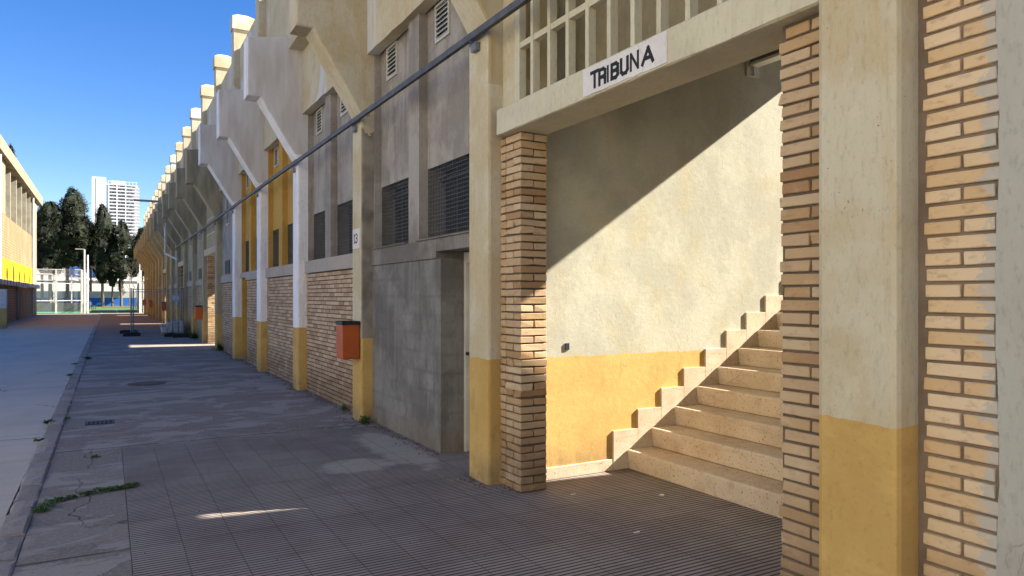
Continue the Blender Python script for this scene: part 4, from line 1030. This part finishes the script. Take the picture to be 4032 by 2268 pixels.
for x in (7.5, 10.5, 13.5, 16.5): m = MB(); m.box(x, x + 1.2, 189.93, 189.99, 6.5, 8.5); m.build('window', 'tower_glass_shade', hb)
# tower block
TB = empty('tower_block', 'tall white residential tower with balconies beyond the cypress trees', 'building')
s440 = 1.1
Z = lambda v, Y=440: 1.6 + (745 - v) / 1786 * Y * 0.868
x0, x1, x2 = TX(231), TX(267), TX(351)
m = MB(); m.box(x0, x1, 440, 452, 0, Z(446)); m.build('side_slab', 'tower', TB)
m = MB(); m.box(x0 + .25 * (x1 - x0), x0 + .28 * (x1 - x0), 439.9, 439.99, 0, Z(450)); m.build('slab_joint', 'tower_glass_shade', TB)
m = MB(); m.box(x1 + .02, x2 - 2.2, 444, 456, 0, Z(462)); m.build('core_walls', 'tower', TB)
m = MB(); m.box(x1 + .03, x1 + .88, 441.2, 441.3, 0, Z(464)); m.build('recess_shade', 'tower_glass_shade', TB)  # dark strip painting the shade between side slab and balconies
zt = Z(462); nf = 34; fh = zt / nf
for k in range(nf):
    z = k * fh
    if z < 9: continue
    m = MB()
    # floor edge and balustrade band wrapping the corner
    m.box(x1 + .9, x2, 441.8, 456, z, z + .22); m.box(x1 + .9, x2, 441.7, 441.79, z + .22, z + .75)
    m.box(x2 - .09, x2, 441.8, 456, z + .22, z + .75)
    b_ = m.build('balcony', 'tower', TB)
    m = MB()
    xx = x1 + 1.2
    rr = random.Random(k)
    while xx < x2 - 3.4:
        wd = rr.uniform(1.0, 2.2); m.box(xx, xx + wd, 443.9, 443.99, z + .3, z + fh - .1); xx += wd + rr.uniform(.5, 1.3)
    m.box(x1 + 1.2, x2 - 3.4, 443.98, 443.995, z + .32, z + .5); m.build('window_strip', 'tower_glass_shade', b_)
m = MB()
for f in (.0, .30, .62): m.box(x1 + 1 + f * (x2 - x1 - 3), x1 + 1.5 + f * (x2 - x1 - 3), 441.65, 443.9, 0, zt)
m.build('balcony_fins', 'tower', TB)
m = MB(); m.box(x1 + .02, x2 - .6, 442.5, 456, zt, zt + .4); m.box(x1 + 4.5, x2 - 7, 446, 454, zt + .4, Z(449)); m.box(x1 + 2.5, x1 + 4, 444, 448, zt + .4, zt + 2.5)
for k in range(9): xk = x1 + 1 + k * (x2 - x1 - 2.5) / 8; m.box(xk - .1, xk + .1, 442.6, 442.8, zt + .4, zt + 1.9)
m.box(x1 + .9, x2 - .7, 442.6, 442.8, zt + 1.9, zt + 2.1); m.build('rooftop', 'tower', TB)
s = NT('grey_base_cladding', .8); s.col((.30, .32, .36))
mb_ = MB(); mb_.box(TX(335, 300), TX(352, 300), 300, 312, 0, Z(657, 300)); gb = empty('grey_block', 'small grey building block below the tower right of the cypress', 'building'); mb_.build('walls', s.m, gb)
mb_ = MB(); 
for k in range(3): mb_ = MB(); mb_.box(TX(336, 300) + .6 + k * 1.1, TX(336, 300) + 1.1 + k * 1.1, 299.93, 299.99, Z(672, 300), Z(664, 300)); mb_.build('window', 'tower_glass_shade', gb)

# ------------------------------------------------------------------ trees
def tree(name, label, x, y, crown, trunk, n, leaf, mat, seed, grp='trees beyond the turf', rough=.35, trunks=None):
    # crown: list of (z, radius) rings from bottom to top
    rnd = random.Random(seed); r = empty(name, label, 'tree', (x, y, 0), 0, grp); r.scale = (1.33, 1.33, 1.29) if y > 110 else (1, 1, 1)
    m = MB(); zc = crown[0][0] + .85 * (crown[-1][0] - crown[0][0])
    for (tx, ty, tr) in (trunks or [(0, 0, trunk)]):
        pts = [Vector((tx + .04 * math.sin(seed + q * 1.3) * q * .3, ty, zc * q / 5)) for q in range(6)]
        for q in range(5): m.tube(pts[q], pts[q + 1], tr * (1 - .13 * q), tr * (1 - .13 * (q + 1)), 8)
        if trunks: m.build('trunk', 'bark', r); m = MB()
    for q in range(10):
        z = crown[0][0] + (crown[-1][0] - crown[0][0]) * rnd.random() * .8; a_ = rnd.random() * 6.28
        R_ = .6 * max(c[1] for c in crown)
        m.tube((0, 0, z - .3), (R_ * math.cos(a_), R_ * math.sin(a_), z + .5), trunk * .3, trunk * .08, 5)
    m.build('limbs' if trunks else 'trunk', 'bark', r)
    def rad(z):
        for (za, ra), (zb, rb) in zip(crown, crown[1:]):
            if za <= z <= zb: t = (z - za) / (zb - za); return ra + (rb - ra) * t
        return 0.05
    m = MB(); z0, z1 = crown[0][0], crown[-1][0]; rmax = max(c[1] for c in crown)
    def lump(a_, z): return 1 + rough * 1.5 * noise.noise(Vector((math.cos(a_) * 1.4 + seed, math.sin(a_) * 1.4, z * .6)))
    # dense inner mass, ragged
    nz_, na = 22, 14; vs = []
    for iz in range(nz_ + 1):
        z = z0 + (z1 - z0) * iz / nz_
        for ia in range(na):
            a_ = 6.2832 * ia / na; q = rad(z) * lump(a_, z) * .78 * (1 + rnd.uniform(-.16, .16)); vs.append((q * math.cos(a_), q * math.sin(a_), z + rnd.uniform(-.1, .1)))
    m.add(vs, [(na * iz + ia, na * iz + (ia + 1) % na, na * (iz + 1) + (ia + 1) % na, na * (iz + 1) + ia) for iz in range(nz_) for ia in range(na) if rnd.random() > .12], .05)
    cl = []; nclump = n // 26
    while len(cl) < nclump:
        z = rnd.uniform(z0, z1); R_ = rad(z)
        if rnd.random() > (R_ / rmax) + .05: continue
        a_ = rnd.random() * 6.2832; q = R_ * lump(a_, z) * (.62 + .34 * rnd.random() ** .6)
        cl.append((Vector((q * math.cos(a_), q * math.sin(a_), z)), rnd.random(), rnd.uniform(.6, 1.2)))
    for c_, tn, sc in cl:
        cr_ = leaf * 1.5 * sc
        for _ in range(26):
            d = Vector((rnd.gauss(0, 1), rnd.gauss(0, 1), rnd.gauss(0, 1))).normalized(); p = c_ + Vector((d.x, d.y, d.z * 1.35)) * cr_ * rnd.uniform(.6, 1.0)
            nn = (d + Vector((rnd.gauss(0, .5), rnd.gauss(0, .5), rnd.gauss(0, .5)))).normalized(); u = nn.orthogonal().normalized(); u.rotate(Matrix.Rotation(rnd.random() * 6.28, 3, nn)); v = nn.cross(u)
            L = leaf * rnd.uniform(.5, 1.0) * .9; W = L * .6
            m.add([p - u * L * .5, p + v * W * .5, p + u * L * .5, p - v * W * .5], [(0, 1, 2, 3)], min(1, max(0, tn * .7 + rnd.uniform(-.1, .3))))
    m.build('crown', mat, r, normals=False)
    return r
def at(u, Y=124): return TX(u, Y)
tree('cypress_tree', 'dark blunt cypress standing closest to the sports hall', TX(126, 123.9), 123.9, [(3.8, .9), (5, 1.5), (7, 1.65), (9, 1.5), (10.5, 1.2), (11.5, .9), (12.0, .3)], .2, 12000, .17, 'cyp', 1)
tree('pine_tree', 'widest and tallest evergreen with two lower trunks, left of the tower', TX(183, 125.2), 125.2, [(4.6, 2.0), (6.2, 2.9), (7.5, 3.2), (9, 2.9), (10.5, 2.2), (12, 1.5), (13, .95), (13.8, .2)], .24, 26000, .19, 'pine', 2, rough=.6, trunks=[(-.5, 0, .2), (.9, .3, .18)])
tree('pine_tree', 'small side evergreen leaning out right of the tallest tree', TX(228, 126.5), 126.5, [(5.3, .6), (6.6, .9), (8.0, .8), (9.2, .55), (9.9, .15)], .14, 5000, .17, 'pine', 12, rough=.6)
tree('cypress_tree', 'slender pointed cypress directly in front of the tower', TX(258, 123.2), 123.2, [(2.8, .35), (3.8, .9), (5.5, 1.25), (7.5, 1.3), (9.5, 1.1), (10.8, .75), (11.6, .45), (12.0, .1)], .17, 11000, .16, 'cyp', 3)
tree('cypress_tree', 'narrow low cypress squeezed between two pointed cypresses', TX(283, 123.9), 123.9, [(2.4, .3), (3.5, .7), (5.5, .85), (7.2, .7), (8.3, .2)], .12, 5000, .15, 'cyp', 4, rough=.5)
tree('cypress_tree', 'ragged cypress with a forked top nearest the column row', TX(305, 123.2), 123.2, [(3.3, .5), (4.4, 1.3), (6, 1.45), (7.6, 1.15), (9, .8), (10.1, .25)], .15, 9500, .16, 'cyp', 5, rough=.6)
tree('cypress_tree', 'tiny cypress sapling under the ragged cypress', TX(304, 126.5), 126.5, [(1.6, .15), (2.2, .3), (3.0, .3), (3.8, .1)], .06, 900, .12, 'cyp', 6)
tree('pine_tree', 'grey green evergreen rising behind the far end of the column row', TX(357, 124), 124, [(3.6, 1.0), (5, 1.5), (6.5, 1.6), (7.8, 1.2), (8.8, .6), (9.4, .2)], .2, 11000, .22, 'pine', 7, rough=.6)
tree('pine_tree', 'evergreen just showing at the left edge behind the sports hall corner', TX(106, 124.5), 124.5, [(4.5, .8), (6, 1.3), (8, 1.4), (10, .9), (11, .3)], .17, 5000, .2, 'cyp', 8)
tree('cypress_tree', 'cypress tip poking above the sports hall roof', TX(28, 84), 84, [(9, .6), (11, .8), (13, .7), (15.2, .4), (16.3, .08)], .2, 5000, .16, 'cyp', 9)
def bare(label, u, Y, H, seed):
    rnd = random.Random(seed); r = empty('bare_tree', label, 'tree', (at(u, Y), Y, 0), 0, 'leafless trees beyond the turf'); t = MB(); c = MB()
    def br(p, d, L, rad, lv, mb):
        q = p + d * L; mb.tube(p, q, rad, rad * .7, 5)
        if lv == 0: return
        for _ in range(3):
            nd = (d + Vector((rnd.gauss(0, .45), rnd.gauss(0, .45), rnd.gauss(.1, .25)))).normalized(); br(q, nd, L * rnd.uniform(.6, .8), rad * .62, lv - 1, c)
    br(Vector((0, 0, 0)), Vector((0, 0, 1)), H * .35, .07, 5, t); t.build('trunk', 'bark', r); c.build('branches', 'twig', r)
bare('small leafless tree between the ragged cypress and the column row', 326, 122, 7.0, 3)
bare('leafless tree behind the padel court fence', 222, 124, 6.6, 8)
bare('thin leafless tree left of the white fence', 343, 123, 6.8, 5)

# ------------------------------------------------------------------ scraps of litter on the tiles
for lbl, x, y, L in (('white paper scrap on the ribbed tiles beside the left brick pier', 3.25, 4.72, .028), ('white paper scrap on the ribbed tiles close to the bottom step', 3.85, 4.35, .032), ('white paper scrap on the ribbed tiles in the middle of the stair opening', 3.1, 3.75, .03)):
    m = MB(); n = 7; m.add([(L * random.uniform(.6, 1) * math.cos(6.283 * k / n), L * .6 * random.uniform(.6, 1) * math.sin(6.283 * k / n), random.uniform(.004, .012)) for k in range(n)] + [(0, 0, .009)], [(k, (k + 1) % n, n) for k in range(n)])
    o = m.build('paper_scrap', 'plastic_white', normals=False); o.location = (x, y, .001); tag(o, lbl, 'litter', 'paper scraps on the tiles')
m = MB()
for _ in range(900):
    x, y = random.uniform(-.6, 4.1), random.uniform(2.2, 14)
    if x > 2.7 and (y > 5 or y < 2.6): continue
    q = random.uniform(.0015, .005); m.tube((x, y, 0.0), (x + .001, y, q), q, q * .4, 5, random.random())
tag(m.build('loose_grit', 'mortar', normals=False), 'tiny stones and grit scattered over the tiles and pavement', 'grit', kind='stuff')
